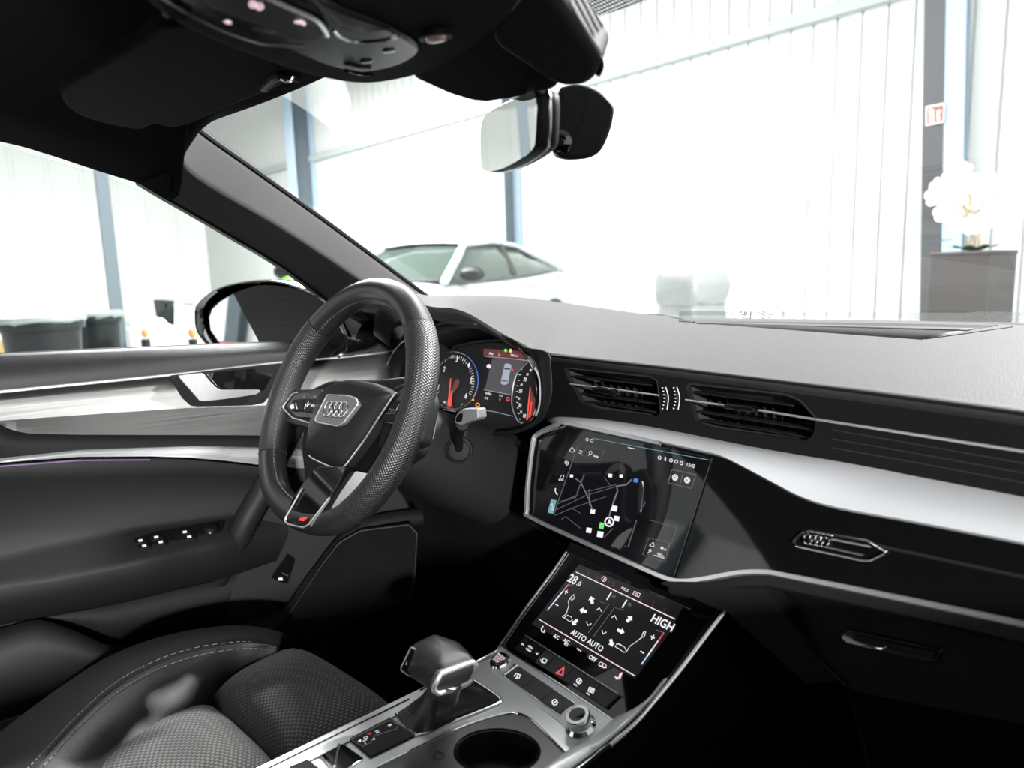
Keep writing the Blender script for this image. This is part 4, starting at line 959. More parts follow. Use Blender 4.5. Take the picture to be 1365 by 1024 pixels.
# gear display
btn([(466, 985), (520, 957), (553, 980), (494, 1009)], 'soft_grey', 'gear_display', off(DPL, .0025), f=idf, th=.003)
MB().tube(PX([(466, 985), (520, 957), (553, 980)], pl=off(DPL, .002)), .0011, 6).build('display_edge', M['chrome'], con)
gd = off(DPL, .0030)
FW, RX = UY, UX
for s_, x, y, m_ in (('R', 519.5, 967.5, 'white_ic'), ('N', 502.5, 976, 'white_ic'), ('P', 492, 979, 'red_ic'), ('D', 487.5, 984, 'white_ic'), ('S', 486, 987.5, 'white_ic'), ('+', 498, 986, 'white_ic'), ('−', 486.5, 991.5, 'white_ic'), ('◂', 479, 988, 'white_ic')):
    if s_ == '◂': fill(con, [(477, 988), (481, 985.5), (481, 989.5)], 'white_ic', f=idf, pl=gd, name='gear_mark')
    else: word(con, s_, x, y, .0058, m_, f=idf, pl=gd, up=UY, ux=UX, name='gear_letter')
multi(con, [[(468, 986), (519, 960), (531, 966), (528, 972), (500, 981), (494, 990), (484, 995), (474, 990), (468, 986)]], 'dim_ic', f=idf, pl=gd, r=.0003, name='gear_outline')
btn([(426, 1007), (457, 991), (485, 1011), (450, 1034)], 'mirror', 'parking_brake_tile', off(DPL, .0022), f=idf, th=.003)
MB().tube(PX([(452, 993), (449, 1005), (446, 1022)], pl=off(DPL, .004)), .0016, 6).build('tile_bar', M['chrome'], con)
btn([(385, 1022), (410, 1012), (440, 1035), (400, 1050)], 'soft_grey', 'rear_display', off(DPL, .0025), f=idf, th=.003)

# switch bezel behind the deck: start button, grey keys, volume knob
bz = [(60, 700), (78, 606), (100, 594), (160, 622), (480, 812), (720, 972), (790, 1030), (700, 1090), (560, 1080), (470, 1040), (300, 935), (120, 800), (40, 755)]
bzp = [(655, 893), (660, 875), (668, 863), (690, 873), (762, 914), (822, 962), (812, 975), (790, 985), (770, 972), (720, 942), (680, 915)]
MB().plate(rnd(PX([(650, 890), (655, 872), (668, 862.5), (822, 963), (800, 992), (780, 1006), (745, 962), (700, 930)], pl=BPL), .15, 3), -BPL[1]*.004).build('key_bezel', M['silverpaint'], con, bevel=.001)
bk_ = off(BPL, .003)
K1, K2, K3, K4 = (170, 712), (492, 925), (408, 985), (92, 768)
cuts = [0, .33, .66, 1.0]
def kq(u, v): return mixp(mixp(K1, K2, u), mixp(K4, K3, u), v)
btn([(150, 700), (500, 925), (412, 996), (80, 772)], 'chrome', 'key_surround', off(BPL, .0012), th=.003)
for i in range(3):
    btn([kq(cuts[i]+.004, 0), kq(cuts[i+1]-.004, 0), kq(cuts[i+1]-.004, 1), kq(cuts[i]+.004, 1)], 'button', 'key', bk_, th=.004, bv=.0008)
multi(con, [[(150, 776), (162, 760), (186, 768), (180, 786), (158, 788)], [(165, 785), (172, 765)], ring((382, 924), 15), [(372, 930), (392, 918)]], 'white_ic', f=S5, pl=off(bk_, .0004), r=.0006, name='key_symbol')
MB().tube([K(*S5(172, 712), pl=off(BPL, .004)), K(*S5(96, 768), pl=off(BPL, .004))], .0022, 8).build('key_chrome_edge', M['chrome'], con)
sb = K(666, 882, pl=off(BPL, .001))
MB().lathe(sb, BPL[1], [(.0135, -.002), (.0135, .001), (.0120, .003), (.0110, .0025)], 28).build('start_button_ring', M['chrome'], con)
MB().lathe(sb, BPL[1], [(.0115, 0), (.0112, .0040), (.009, .0032)], 28).build('start_button', M['piano'], con)
sbp = plane(sb+BPL[1]*.0045, BPL[1]); BU = BPL[1].cross(UX)
for s_, dy in (('START', 0), ('ENGINE', .0042), ('STOP', -.0042)):
    mb = MB(); mb.text(s_, sb+BPL[1]*.0045+BU*dy, UX, BU, .0046); mb.build('start_text', M['pink_ic'], con, smooth=False)
vk = K(775, 970, pl=BPL)
MB().lathe(vk, BPL[1], [(.0165, 0), (.0165, .003), (.0130, .006)], 32).build('knob_base', M['chrome'], con)
MB().lathe(vk, BPL[1], [(.0125, .004), (.0130, .010), (.0132, .0155), (.0122, .018), (.0098, .018)], 32).build('volume_knob', M['chrome'], con)
MB().lathe(vk, BPL[1], [(.0098, .017), (.0085, .0183), (.004, .0181)], 28).build('knob_cap', M['piano'], con)

# chrome rails of the console tower
def raise_(pts, pl, k): return [p+pl[1]*k for p in pts]
rl = spl(PX([(755, 736), (735, 765), (700, 812), (669, 857)], pl=off(CPL, .002)), 5)+spl([K(669, 857, pl=off(CPL, .002)), K(660, 870, pl=off(DPL, .004)), K(648, 876, pl=off(DPL, .002)), K(635, 883, pl=off(DPL, .002))], 4)[1:]
MB().tube(rl, .0016, 6).build('chrome_rail', M['satin'], con)
rr_ = spl([K(969, 812, X=-.443), K(940, 850, X=-.443), K(905, 896, X=-.443), K(872, 936, X=-.445), K(846, 966, X=-.449), K(812, 996, X=-.456), K(775, 1024, X=-.463), K(720, 1062, X=-.470), K(600, 1150, X=-.48)], 5)
MB().tube(rr_, .0024, 8).build('chrome_rail', M['satin'], con)
inner = spl([K(960, 812, pl=CPL), K(925, 862, pl=CPL), K(897, 900, pl=CPL), K(872, 932, pl=CPL), K(852, 952, pl=CPL), K(826, 966, pl=CPL)], 5)
outr_ = spl([K(967, 812, X=-.449), K(938, 852, X=-.449), K(904, 898, X=-.449), K(880, 928, X=-.451), K(862, 948, X=-.453), K(846, 964, X=-.457)], 5)
mb = MB(); mb.grid([inner, [a.lerp(b, .5)+V((0, 0, .001)) for a, b in zip(inner, outr_)], outr_])
mb.build('side_band', M['soft_grey'], con, solid=.003)
inner2 = spl([K(880, 924, pl=CPL), K(860, 948, pl=CPL), K(842, 959, pl=CPL), K(822, 965, pl=BPL), K(800, 984, pl=BPL), K(775, 1000, pl=DPL), K(745, 1018, pl=DPL), K(640, 1100, pl=DPL)], 5)
outer2 = spl([K(890, 913, X=-.4505), K(876, 932, X=-.4515), K(862, 948, X=-.453), K(846, 966, X=-.457), K(824, 986, X=-.461), K(800, 1006, X=-.466), K(775, 1025, X=-.471), K(620, 1140, X=-.480)], 5)
mb = MB(); mb.grid([[a.lerp(b, t)+V((.001, 0, .006+.003*math.sin(math.pi*t))) for a, b in zip(inner2, outer2)] for t in (0, .2, .4, .6, .8, .95)])
mb.build('silver_side_sweep', M['silverpaint'], con, solid=.002)
MB().tube(PX([(668, 862.5), (745, 911), (822, 963)], pl=off(CPL, .003)), .0012, 6).build('panel_foot_line', M['chrome'], con)
MB().tube(spl(PX([(822, 963), (846, 956), (870, 934), (895, 900)], pl=off(CPL, .002)), 4), .0011, 6).build('panel_foot_line', M['satin'], con)
# flank towards the passenger
MB().plate(PX([(969, 816), (1078, 908), (1106, 917), (885, 1013), (790, 1075), (640, 1160), (720, 1064), (775, 1026), (846, 968), (905, 898)], X=-.4535), V((-.004, 0, 0))).build('flank_panel', M['soft'], con, bevel=.002)
MB().plate(PX([(1110, 912), (1060, 1030), (1010, 1150), (620, 1180), (790, 1064), (885, 1008)], X=-.462), -UX*.03).build('tunnel_carpet', M['carpet'], con)
MB().plate(PX([(1104, 919), (1137, 922), (1060, 1130), (1000, 1130), (1062, 1024)], pl=plane(K(1106, 918, X=-.455), (.85, -.5, .1))), V((-.01, .01, 0))).build('tunnel_edge', M['soft_grey'], con)
slab('console_core', C3(MID, .02, -.70), .20, .95, .42, M['matte'], con)

# ---------------------------------------------------------------- gear selector
gs = thing('gear_selector', K(590, 950, Z=-.47), 'leather gear selector with silver framed end on the console', 'gear lever')
E_ = K(586, 897, X=-.585); D_ = K(634, 880, X=-.585); E1 = K(578, 921, X=-.585); D1 = K(627, 910, X=-.585)
A_ = K(549, 861, Z=(E_-EYE).z+.002); B_ = K(578, 847, Z=(E_-EYE).z+.006); C_ = K(612, 858, Z=(D_-EYE).z+.002)
dn = E1-E_
A1 = K(536, 894, Z=(E1-EYE).z); B1 = B_+dn; C1 = C_+dn
# top ring and bottom ring around: E, D, C, B, A
topr = rnd([E_, D_, C_, B_, A_], .18, 4); botr = rnd([E1, D1, C1, B1, A1], .18, 4)
ct = sum(topr, V((0, 0, 0)))/len(topr); cbm = sum(botr, V((0, 0, 0)))/len(botr)
mb = MB(); mb.grid([[ct+(p-ct)*.15+V((0, 0, .004)) for p in topr], [ct+(p-ct)*.80+V((0, 0, .004)) for p in topr], [ct+(p-ct)*.95+V((0, 0, .002)) for p in topr], topr, [a.lerp(b, .08) for a, b in zip(topr, botr)], [a.lerp(b, .9) for a, b in zip(topr, botr)], [cbm+(p-cbm)*.9+V((0, 0, -.004)) for p in botr], [cbm+(p-cbm)*.1+V((0, 0, -.005)) for p in botr]], closed=True)
nn0 = len(topr); mb.f.append(list(range(nn0)))
mb.build('knob', M['wheel_leather'], gs, sharp=60)
GP = plane(E_+V((.0055, 0, 0)), UX)
go = PX([(587, 899), (630, 882.5), (635, 886), (633, 897), (627, 909), (610, 918), (584, 925), (578, 921), (579, 915)], pl=GP)
MB().plate(rnd(go, .3, 3), -UX*.009).build('end_cap', M['grey'], gs, bevel=.001)
MB().tube(rnd(go, .3, 4), .0026, 8, closed=True).build('end_frame', M['silverpaint'], gs)
bq = plane(A_.lerp(A1, .5), (A_.lerp(A1, .5)-EYE)*-1+V((-.3, 0, 0)))
MB().plate(rnd(PX([(548, 863), (558, 870), (546, 902), (534, 893)], pl=off(bq, .004)), .2, 2), -bq[1]*.006).build('release_button', M['piano'], gs, bevel=.001)
MB().tube(rnd(PX([(548, 862), (560, 870), (547, 903), (533, 893)], pl=off(bq, .0045)), .2, 2), .0007, 6, closed=True).build('button_frame', M['grey'], gs)
word(gs, 'P', 541.5, 886, .006, 'white_ic', f=idf, pl=off(bq, .005), up=V((0, .2, 1)), ux=V((.8, -.6, 0)), name='button_letter')
nk = rnd(PX([(566, 914), (612, 921), (616, 914), (580, 905)], Z=-.405), .2, 2); nk2 = rnd(PX([(572, 938), (606, 943), (612, 936), (580, 930)], Z=-.455), .2, 2)
mb = MB(); mb.grid([nk, nk2], closed=True); mb.build('neck', M['grey'], gs)
bh = PX(boot_h, pl=off(DPL, -.002)); ctr = K(590, 938, Z=-.452); rows = []
bh2 = spl(bh, 5, True)
for k in range(7):
    t = k/6; rows.append([p.lerp(ctr, .86*t)+V((0, 0, .030*t**1.6+.0022*math.sin(i*1.9+k*.9)*math.sin(math.pi*min(t*1.2, 1)))) for i, p in enumerate(bh2)])
mb = MB(); mb.grid(rows, closed=True); mb.build('gaiter', M['boot'], gs, sharp=70)
for a_, b_ in (((614, 932), (637, 916)), ((618, 934), (641, 918)), ((541, 948), (556, 961)), ((556, 961), (572, 948))):
    mb = MB()
    for k in range(6):
        q = mixp(a_, b_, k/6); q2 = mixp(a_, b_, k/6+.1); mb.tube([K(*q, Z=-.4625), K(*q2, Z=-.4625)], .0005, 5)
    mb.build('seam_stitching', M['stitch'], gs)

# ---------------------------------------------------------------- lower dash, glovebox, driver's side of the dash
gb = thing('glovebox', C3(-.2, .6, -.62), 'black glovebox door with recessed latch below the silver line', 'glovebox')
GBP = plane(K(1200, 860, Y=.60), (0, -1, .15))
MB().plate(rnd(PX([(1000, 774), (1050, 779), (1200, 811), (1365, 849), (1560, 892), (1560, 1010), (1365, 968), (1180, 932), (1136, 921), (1110, 905), (1040, 815)], pl=GBP), .08, 2), UY*.03).build('lid', M['soft'], gb, bevel=.004)
MB().plate(rnd(PX([(1120, 850), (1128, 840), (1140, 840), (1258, 866), (1250, 884), (1230, 883), (1128, 858)], pl=off(GBP, .002)), .2, 2), UY*.006).build('latch_recess', M['piano'], gb, bevel=.001)
MB().plate(rnd(PX([(1140, 846), (1250, 870), (1244, 880), (1136, 854)], pl=off(GBP, .005)), .2, 2), UY*.004).build('latch', M['matte'], gb, bevel=.001)
MB().tube([K(1174+8*math.cos(q), 861+4*math.sin(q), pl=off(GBP, .007)) for q in [k*.4 for k in range(9)]], .0008, 5).build('lock_ring', M['chrome'], gb)
MB().plate(PX([(880, 778), (1006, 772), (1044, 815), (1112, 908), (1075, 912), (968, 815), (955, 812)], pl=plane(K(1000, 800, Y=.57), (.35, -1, .1))), UY*.02).build('lower_centre_panel', M['soft'], dash)
MB().tube(PX([(1025, 800), (1060, 850), (1128, 915)], pl=off(GBP, .004)), .0012, 5).build('joint', M['void'], dash)
# footwells (dark boxes behind everything)
slab('firewall_carpet', C3(-.55, .98, -.60), 1.6, .03, .62, M['carpet'], body)
MB().plate(PX([(1136, 921), (1180, 932), (1365, 968), (1560, 1010), (1560, 1160), (1180, 1160)], Y=.66), UY*.02).build('footwell_lining', M['carpet'], body)
MB().tube(PX([(1131, 918), (1145, 970), (1160, 1030)], Y=.61), .001, 5).build('seam', M['soft_grey'], body)

# ---------------------------------------------------------------- instrument cluster
ic_ = thing('instrument_cluster', K(640, 570, Y=.62), 'lit digital instrument cluster with two round dials behind the wheel', 'instrument cluster')
QP = plane(K(640, 520, Y=.62), (0, -1, .30))
def S3(x, y): return (560+x/5.69, 420+y/5.69)
def PS3(pts, pl): return [K(*S3(*p), pl=pl) for p in pts]
cl_o = [(60, 420), (100, 350), (170, 300), (250, 250), (400, 215), (560, 200), (690, 205), (770, 265), (840, 370), (870, 440), (885, 520), (895, 600), (885, 700), (860, 770), (820, 810), (740, 838), (600, 855), (490, 850), (410, 800), (330, 755), (170, 715), (90, 690), (40, 560)]
MB().plate(spl(PS3(cl_o, QP), 3, True), UY*.01).build('display_glass', M['matte'], ic_, bevel=.002)
MB().tube(spl(PS3([(690, 205), (770, 265), (840, 370), (868, 440), (880, 520), (888, 600), (880, 700), (858, 775), (820, 810), (740, 838), (600, 855), (490, 850), (410, 800)], off(QP, .004)), 4), .0014, 6).build('bezel_chrome', M['chrome'], ic_)
flat_sweep(spl(PS3([(872, 400), (905, 470), (915, 600), (905, 700), (880, 770)], off(QP, .006)), 5), .005, .001, QP[1], 'bezel_highlight', M['satin'], ic_)
MB().tube(spl(PS3([(150, 340), (250, 255), (400, 212), (560, 196), (690, 200)], off(QP, .004)), 4), .0009, 6).build('bezel_line', M['soft_grey'], ic_)
q0 = off(QP, .0015); q1 = off(QP, .0025)
multi(ic_, [[(255+185*math.cos(q), 495+218*math.sin(q)) for q in [k*math.pi/20 for k in range(-17, 19)]]], 'satin', f=S3, pl=q1, r=.0009, name='dial_ring')
multi(ic_, [[(255+185*math.cos(q), 495+218*math.sin(q)) for q in [k*math.pi/24 for k in range(-7, 3)]]], 'blue_ic', f=S3, pl=off(QP, .0034), r=.0007, name='dial_glow')
tk = []
for k in range(40):
    q = math.radians(150+k*6.2); r0 = 168; r1 = 148 if k % 5 else 140
    c_ = (255, 500); tk.append([(c_[0]+r0*.93*math.cos(q), c_[1]+r0*1.18*math.sin(q)), (c_[0]+r1*.93*math.cos(q), c_[1]+r1*1.18*math.sin(q))])
tk = [t for t in tk if t[0][0] > 100]
multi(ic_, tk, 'white_ic', f=S3, pl=q0, r=.0004, name='dial_ticks')
QU = V((0, .287, .958))
for s_, x, y in (('1', 140, 548), ('2', 183, 412), ('3', 280, 338), ('4', 368, 383), ('5', 386, 498), ('6', 348, 614)): word(ic_, s_, x, y, .0130, 'white_ic', f=S3, pl=q0, up=QU, name='dial_number')
def needle(x0, y0, x1, y1, w0, m_):
    fill(ic_, [(x0-w0*.5, y0), (x0+w0*.5, y0), (x1+w0, y1), (x1-w0, y1)], m_, f=S3, pl=off(QP, .0028), name='needle')
needle(232, 480, 214, 685, 6, 'rednum'); needle(240, 570, 226, 690, 8, 'red_ic')
M['redglow'] = glow('dim_red_glow', (1, .02, .02), .25)
fill(ic_, [(195, 650), (235, 640), (250, 700), (205, 705)], 'redglow', f=S3, pl=q0, name='needle_glow'); fill(ic_, [(262, 500), (285, 480), (300, 500), (290, 540), (245, 600), (240, 580)], 'redglow', f=S3, pl=q0, name='needle_glow')
word(ic_, '8888', 185, 662, .004, 'white_ic', f=S3, pl=q0, up=QU); word(ic_, '−', 318, 680, .014, 'white_ic', f=S3, pl=q0, up=V((.5, .2, .9)), ux=V((.8, 0, .5)))
# right dial
arcR = [(825, 350), (790, 385), (745, 430), (718, 490), (702, 560), (694, 640), (700, 700), (715, 750), (745, 805), (790, 822)]
fill(ic_, [(825, 350), (745, 430), (702, 560), (694, 640), (715, 750), (745, 805), (820, 808), (880, 720), (885, 600), (872, 480)], 'matte', f=S3, pl=q0, name='dial_face')
MB().tube(spl(PS3(arcR, q1), 4), .0012, 6).build('dial_ring', M['satin'], ic_)
for s_, x, y in (('90', 838, 420), ('80', 815, 450), ('70', 795, 490), ('60', 770, 528), ('50', 762, 578), ('40', 750, 634), ('30', 757, 686), ('20', 766, 735), ('10', 790, 765)):
    word(ic_, s_, x, y, .0080 if s_ in ('70', '50', '30', '10') else .0052, 'white_ic', f=S3, pl=q1, up=QU, name='dial_number')
multi(ic_, [[(735-7+abs(k-5)**1.75*2.0, 350+k*42+60), (747-7+abs(k-5)**1.75*2.0, 350+k*42+62)] for k in range(10)], 'white_ic', f=S3, pl=q1, r=.0004, name='dial_ticks')
fill(ic_, [(840, 560), (872, 640), (868, 740), (820, 790), (830, 690)], 'redglow', f=S3, pl=off(QP, .0020), name='needle_glow')
needle(835, 545, 810, 795, 6, 'rednum'); needle(845, 655, 828, 775, 8, 'red_ic')
# middle display
M['disp'] = glow('lit_display_panel', (.35, .33, .40), .12)
fill(ic_, [(548, 328), (805, 348), (750, 430), (702, 520), (690, 606), (490, 568), (520, 440)], 'disp', f=S3, pl=q0, name='display_field')
fill(ic_, [(480, 255), (760, 270), (810, 348), (548, 326), (480, 312)], 'redglow', f=S3, pl=off(QP, .0011), name='display_header')
M['redglow'].node_tree.nodes['Principled BSDF'].inputs['Emission Strength'].default_value = .10
multi(ic_, [[(490, 312), (660, 328), (815, 345)], [(482, 566), (690, 606)], [(175, 716), (270, 732)], [(440, 716), (560, 732), (705, 768)]], 'pale_ic', f=S3, pl=q1, r=.0004, name='display_line')
word(ic_, '97km', 540, 294, .0055, 'white_ic', f=S3, pl=q0, up=QU); word(ic_, 'ONE more', 715, 307, .0045, 'white_ic', f=S3, pl=q0, up=QU); word(ic_, '⌂', 600, 300, .005, 'white_ic', f=S3, pl=q0, up=QU)
word(ic_, '96788km', 520, 597, .0048, 'white_ic', f=S3, pl=q0, up=QU); word(ic_, '13:42', 503, 630, .0050, 'white_ic', f=S3, pl=q0, up=QU)
word(ic_, 'AUTO', 613, 613, .0035, 'white_ic', f=S3, pl=q0, up=QU); word(ic_, 'P', 606, 642, .0055, 'white_ic', f=S3, pl=q0, up=QU)
fill(ic_, [(652, 620), (678, 618), (682, 656), (652, 655)], 'redglow', f=S3, pl=q1, name='warning_symbol'); multi(ic_, [ring((665, 636), 12)], 'red_ic', f=S3, pl=q1, r=.0006, name='warning_symbol')
fill(ic_, ring((520, 388), 16)[:-1], 'pink_ic', f=S3, pl=q1, name='sign_symbol')
cs = [(640, 372), (662, 366), (688, 374), (692, 400), (684, 420), (676, 450), (672, 495), (664, 520), (636, 530), (612, 520), (614, 495), (624, 450), (634, 410)]
fill(ic_, cs, 'pale_ic', f=S3, pl=off(QP, .0020), name='car_symbol')
fill(ic_, [(638, 402), (684, 406), (680, 414), (640, 410)], 'matte', f=S3, pl=q1, name='car_symbol_window'); fill(ic_, [(618, 495), (668, 498), (664, 504), (618, 502)], 'matte', f=S3, pl=q1, name='car_symbol_window')
fill(ic_, [(690, 420), (700, 404), (708, 424)], 'red_ic', f=S3, pl=q1, name='car_symbol_warning')
fill(ic_, ring((648, 268), 12)[:-1], 'green_ic', f=S3, pl=q1, name='warning_symbol'); fill(ic_, [(678, 256), (694, 257), (692, 284), (676, 282)], 'yellow_ic', f=S3, pl=q1, name='warning_symbol')
multi(ic_, [ring((436, 682), 13)], 'orange_ic', f=S3, pl=q1, r=.0010, name='warning_symbol'); fill(ic_, ring((401, 642), 9)[:-1], 'orange_ic', f=S3, pl=q1, name='warning_symbol'); fill(ic_, [(428, 706), (455, 700), (452, 716)], 'hazard', f=S3, pl=q1, name='warning_symbol')
# hood wall around the cluster
hd = MB()
A_r = PS3([(-140, 690), (-150, 420), (-60, 250), (60, 130), (150, 80), (260, 55), (420, 70), (560, 130), (700, 190), (800, 250), (960, 285), (985, 420), (990, 600), (945, 740), (880, 822), (700, 895), (480, 900), (300, 850), (100, 790)], plane(K(640, 500, Y=.60), (0, -1, .2)))
B_r = PS3([(-20, 640), (-20, 480), (60, 340), (150, 280), (250, 235), (400, 200), (560, 185), (660, 188), (740, 210), (800, 270), (870, 350), (905, 440), (920, 600), (905, 720), (860, 800), (760, 850), (600, 868), (440, 840), (200, 740)], off(QP, -.002))
hd.grid([spl(A_r, 4, True), [a.lerp(b, .4)+V((0, -.004, 0)) for a, b in zip(spl(A_r, 4, True), spl(B_r, 4, True))], spl(B_r, 4, True)], closed=True)
hd.build('cluster_surround', M['soft'], dash, solid=.002, sharp=70)
MB().tube(spl(PS3([(105, 80), (180, 62), (260, 55), (350, 58), (430, 72)], plane(K(640, 440, Y=.575), (0, -1, .2))), 4), .0014, 6).build('hood_chrome_line', M['soft_grey'], dash)
# lower dash behind the wheel
kp = plane(K(640, 640, Y=.66), (0, -1, -.35))
MB().plate(PX([(500, 560), (560, 575), (700, 590), (712, 600), (700, 640), (700, 692), (760, 735), (700, 800), (640, 800), (560, 740), (480, 700), (440, 600)], pl=kp), UY*.02).build('knee_panel', M['soft'], dash, bevel=.004)
MB().plate(PX([(722, 478), (745, 560), (726, 566), (712, 575), (700, 600), (690, 600), (700, 520)], Y=.668), UY*.01).build('cluster_side_panel', M['matte'], dash)
# left end of the dash seen through the wheel
LP = plane(K(480, 490, Y=.60), (.1, -1, .1))
MB().plate(PX([(425, 455), (470, 444), (505, 430), (530, 400), (590, 405), (590, 560), (400, 560), (405, 480)], pl=off(LP, -.02)), UY*.02).build('dash_end', M['soft'], dash)
MB().plate(rnd(PX([(450, 471), (458, 464), (472, 458), (496, 453), (504, 453), (505, 458), (500, 462), (478, 468)], pl=off(LP, .002)), .3, 2), UY*.004).build('tweeter_cover', M['grey'], dash, bevel=.001)
MB().plate(PX([(452, 480), (526, 468), (520, 520), (500, 560), (455, 560)], pl=LP), UY*.01).build('side_vent', M['void'], dash)
MB().plate(PX([(424, 479), (452, 478), (455, 520), (440, 560), (408, 560), (409, 518)], pl=off(LP, .001)), UY*.008).build('side_trim', M['grey'], dash)  # silver trim coloured grey to carry the shade it lies in
MB().tube(PX([(424, 479), (452, 477), (527, 466)], pl=off(LP, .003)), .0013, 6).build('side_chrome', M['satin'], dash)
MB().tube(PX([(477, 500), (512, 496)], pl=off(LP, .006)), .0020, 6).build('side_vent_bar', M['satin'], dash)
for yy in (484, 508, 520): MB().tube(PX([(458, yy), (518, yy-8)], pl=off(LP, .003)), .0012, 6).build('side_vent_slat', M['soft_grey'], dash)
mb = MB()
for k in range(8): mb.box(K(465.5-2.2*math.sin(k/7*3.1), 493+k*2.1, pl=off(LP, .004)), .0018, .0005, .0011)
mb.build('side_vent_marks', M['white_ic'], dash)
MB().tube(spl(PX([(510, 510), (520, 478), (534, 458), (548, 450)], pl=off(LP, .008)), 5), .0012, 6).build('hood_edge_line', M['satin'], dash)
MB().plate(spl(PX([(511, 512), (521, 479), (535, 459), (560, 450), (600, 470), (600, 540), (540, 530)], pl=off(LP, .006)), 3, True), UY*.004).build('hood_inner', M['soft'], dash)
slab('dash_core', C3(MID, .95, -.30), 1.5, .50, .26, M['matte'], dash)
# column stalk and shroud
WC = C3(-.924, .3545, -.1688); wa = V((.1325, -.892, .4319)).normalized(); wu = V((.9891, .1468, 0)); wu = (wu-wa*wu.dot(wa)).normalized(); ww = wa.cross(wu)
col = thing('steering_column', WC-wa*.30, 'dark grey steering column shroud with stalk behind the wheel', 'steering column')
mb = MB(); rows = []
for h, ru, rw, dz in ((-.055, .045, .040, -.005), (-.07, .060, .050, -.012), (-.12, .068, .060, -.020), (-.20, .076, .070, -.028), (-.30, .085, .078, -.03)):
    rows.append([WC+wa*h+ww*dz+wu*ru*math.copysign(abs(math.cos(q))**.7, math.cos(q))+ww*rw*math.copysign(abs(math.sin(q))**.7, math.sin(q)) for q in [2*math.pi*k/32 for k in range(32)]])
mb.grid(rows, closed=True); mb.f.append(list(range(32))); mb.build('shroud', M['soft_grey'], col, sharp=60)
sp0 = K(612, 600, Y=.50)
MB().lathe(sp0, V((.75, -.6, .1)), [(.019, -.01), (.019, .002), (.016, .004), (.0145, .0)], 24).build('stalk_boot_ring', M['soft_grey'], col)
MB().lathe(sp0, V((.75, -.6, .1)), [(.015, -.004), (.0145, .003), (.008, .006)], 24).build('stalk_boot', M['void'], col)
MB().tube([sp0, K(611, 580, Y=.485), K(616, 566, Y=.47)], [.006, .0065, .008], 10).build('stalk', M['soft'], col)
hp_ = plane(K(622, 556, Y=.465), (.35, -1, .2))
MB().plate(rnd(PX([(606, 558), (609, 551), (616, 545), (636, 545), (637, 557), (633, 561), (628, 561), (614, 567), (606, 564)], pl=hp_), .2, 3), UY*.014).build('stalk_head', M['grey'], col, bevel=.003, seg=3)
MB().plate(rnd(PX([(607, 558), (611, 552), (617, 549), (615, 562), (608, 563)], pl=off(hp_, .001)), .2, 2), UY*.003).build('stalk_button', M['piano'], col, bevel=.0006)
pd = plane(K(575, 590, pl=plane(WC-wa*.03, wa)), wa)
MB().plate(rnd(PX([(577, 535), (582, 533), (583, 545), (576, 584), (571, 588), (574, 560)], pl=pd), .2, 2), -wa*.003).build('shift_paddle', M['satin'], col, bevel=.0008)

# ================================================================== STEERING WHEEL
st = thing('steering_wheel', WC-ww*.16, 'black perforated leather steering wheel with flat bottom and four ring badge', 'steering wheel')
def WP(k=0.0): return plane(WC+wa*k, wa)
def rimc(ang, r=.1665):
    x, y = r*math.cos(ang), r*math.sin(ang)
    lim = -.161
    if y < lim+.02:
        d_ = (lim+.02)-y; y = (lim+.02)-d_*.70
    return WC+wu*(x+.003)+ww*y
NS = 20
def rim_section(a0, a1, name, m_, rr=(.0182, .0205), lab=None):
    n_ = max(6, int((a1-a0)/2.5)); rows = []; us = []
    L_ = 0; prev = None; uv = []
    for i in range(n_+1):
        a = math.radians(a0+(a1-a0)*i/n_); c_ = rimc(a); t = (rimc(a+.01)-rimc(a-.01)).normalized(); rd = t.cross(wa).normalized()
        if prev is not None: L_ += (c_-prev).length
        prev = c_
        gk = 1.0+.07*math.exp(-((math.degrees(a) % 360-148)/14)**2)+.07*math.exp(-((math.degrees(a) % 360-32)/14)**2)
        rows.append([c_+rd*rr[0]*gk*math.cos(2*math.pi*j/NS)+wa*rr[1]*gk*math.sin(2*math.pi*j/NS) for j in range(NS+1)])
        uv += [(L_, j/NS*2*math.pi*.0168) for j in range(NS+1)]
    mb = MB(); vs = [p for r_ in rows for p in r_]; fs = []
    for i in range(n_):
        for j in range(NS): fs.append((i*(NS+1)+j, i*(NS+1)+j+1, (i+1)*(NS+1)+j+1, (i+1)*(NS+1)+j))
    mb.add(vs, fs, uv)
    return mb.build(name, m_, st, sharp=80, merge=False)
rim_section(43, 139, 'rim', M['wheel_leather']); rim_section(215, 312, 'rim', M['wheel_leather'])
pf = (.0186, .0208)
rim_section(139.4, 214.6, 'perforated_grip', M['perf'], pf); rim_section(312.4, 402.6, 'perforated_grip', M['perf'], pf)
for a_ in (43, 139, 215, 312):
    a = math.radians(a_); c_ = rimc(a); t = (rimc(a+.01)-rimc(a-.01)).normalized(); rd = t.cross(wa).normalized()
    MB().tube([c_+rd*.0185*math.cos(q)+wa*.0207*math.sin(q) for q in [k*math.pi/12 for k in range(24)]], .0006, 5, closed=True).build('seam', M['void'], st)
mb = MB()
for k in range(150):
    a = math.radians(k*2.4); c0, c1 = rimc(a), rimc(a+math.radians(1.5)); t = (c1-c0).normalized(); rd = t.cross(wa).normalized()
    s_ = -1
    mb.tube([c0-rd*.0170+wa*.0098, c1-rd*.0176+wa*.0078], .0004, 4)
mb.build('rim_stitching', M['stitch'], st, merge=False)
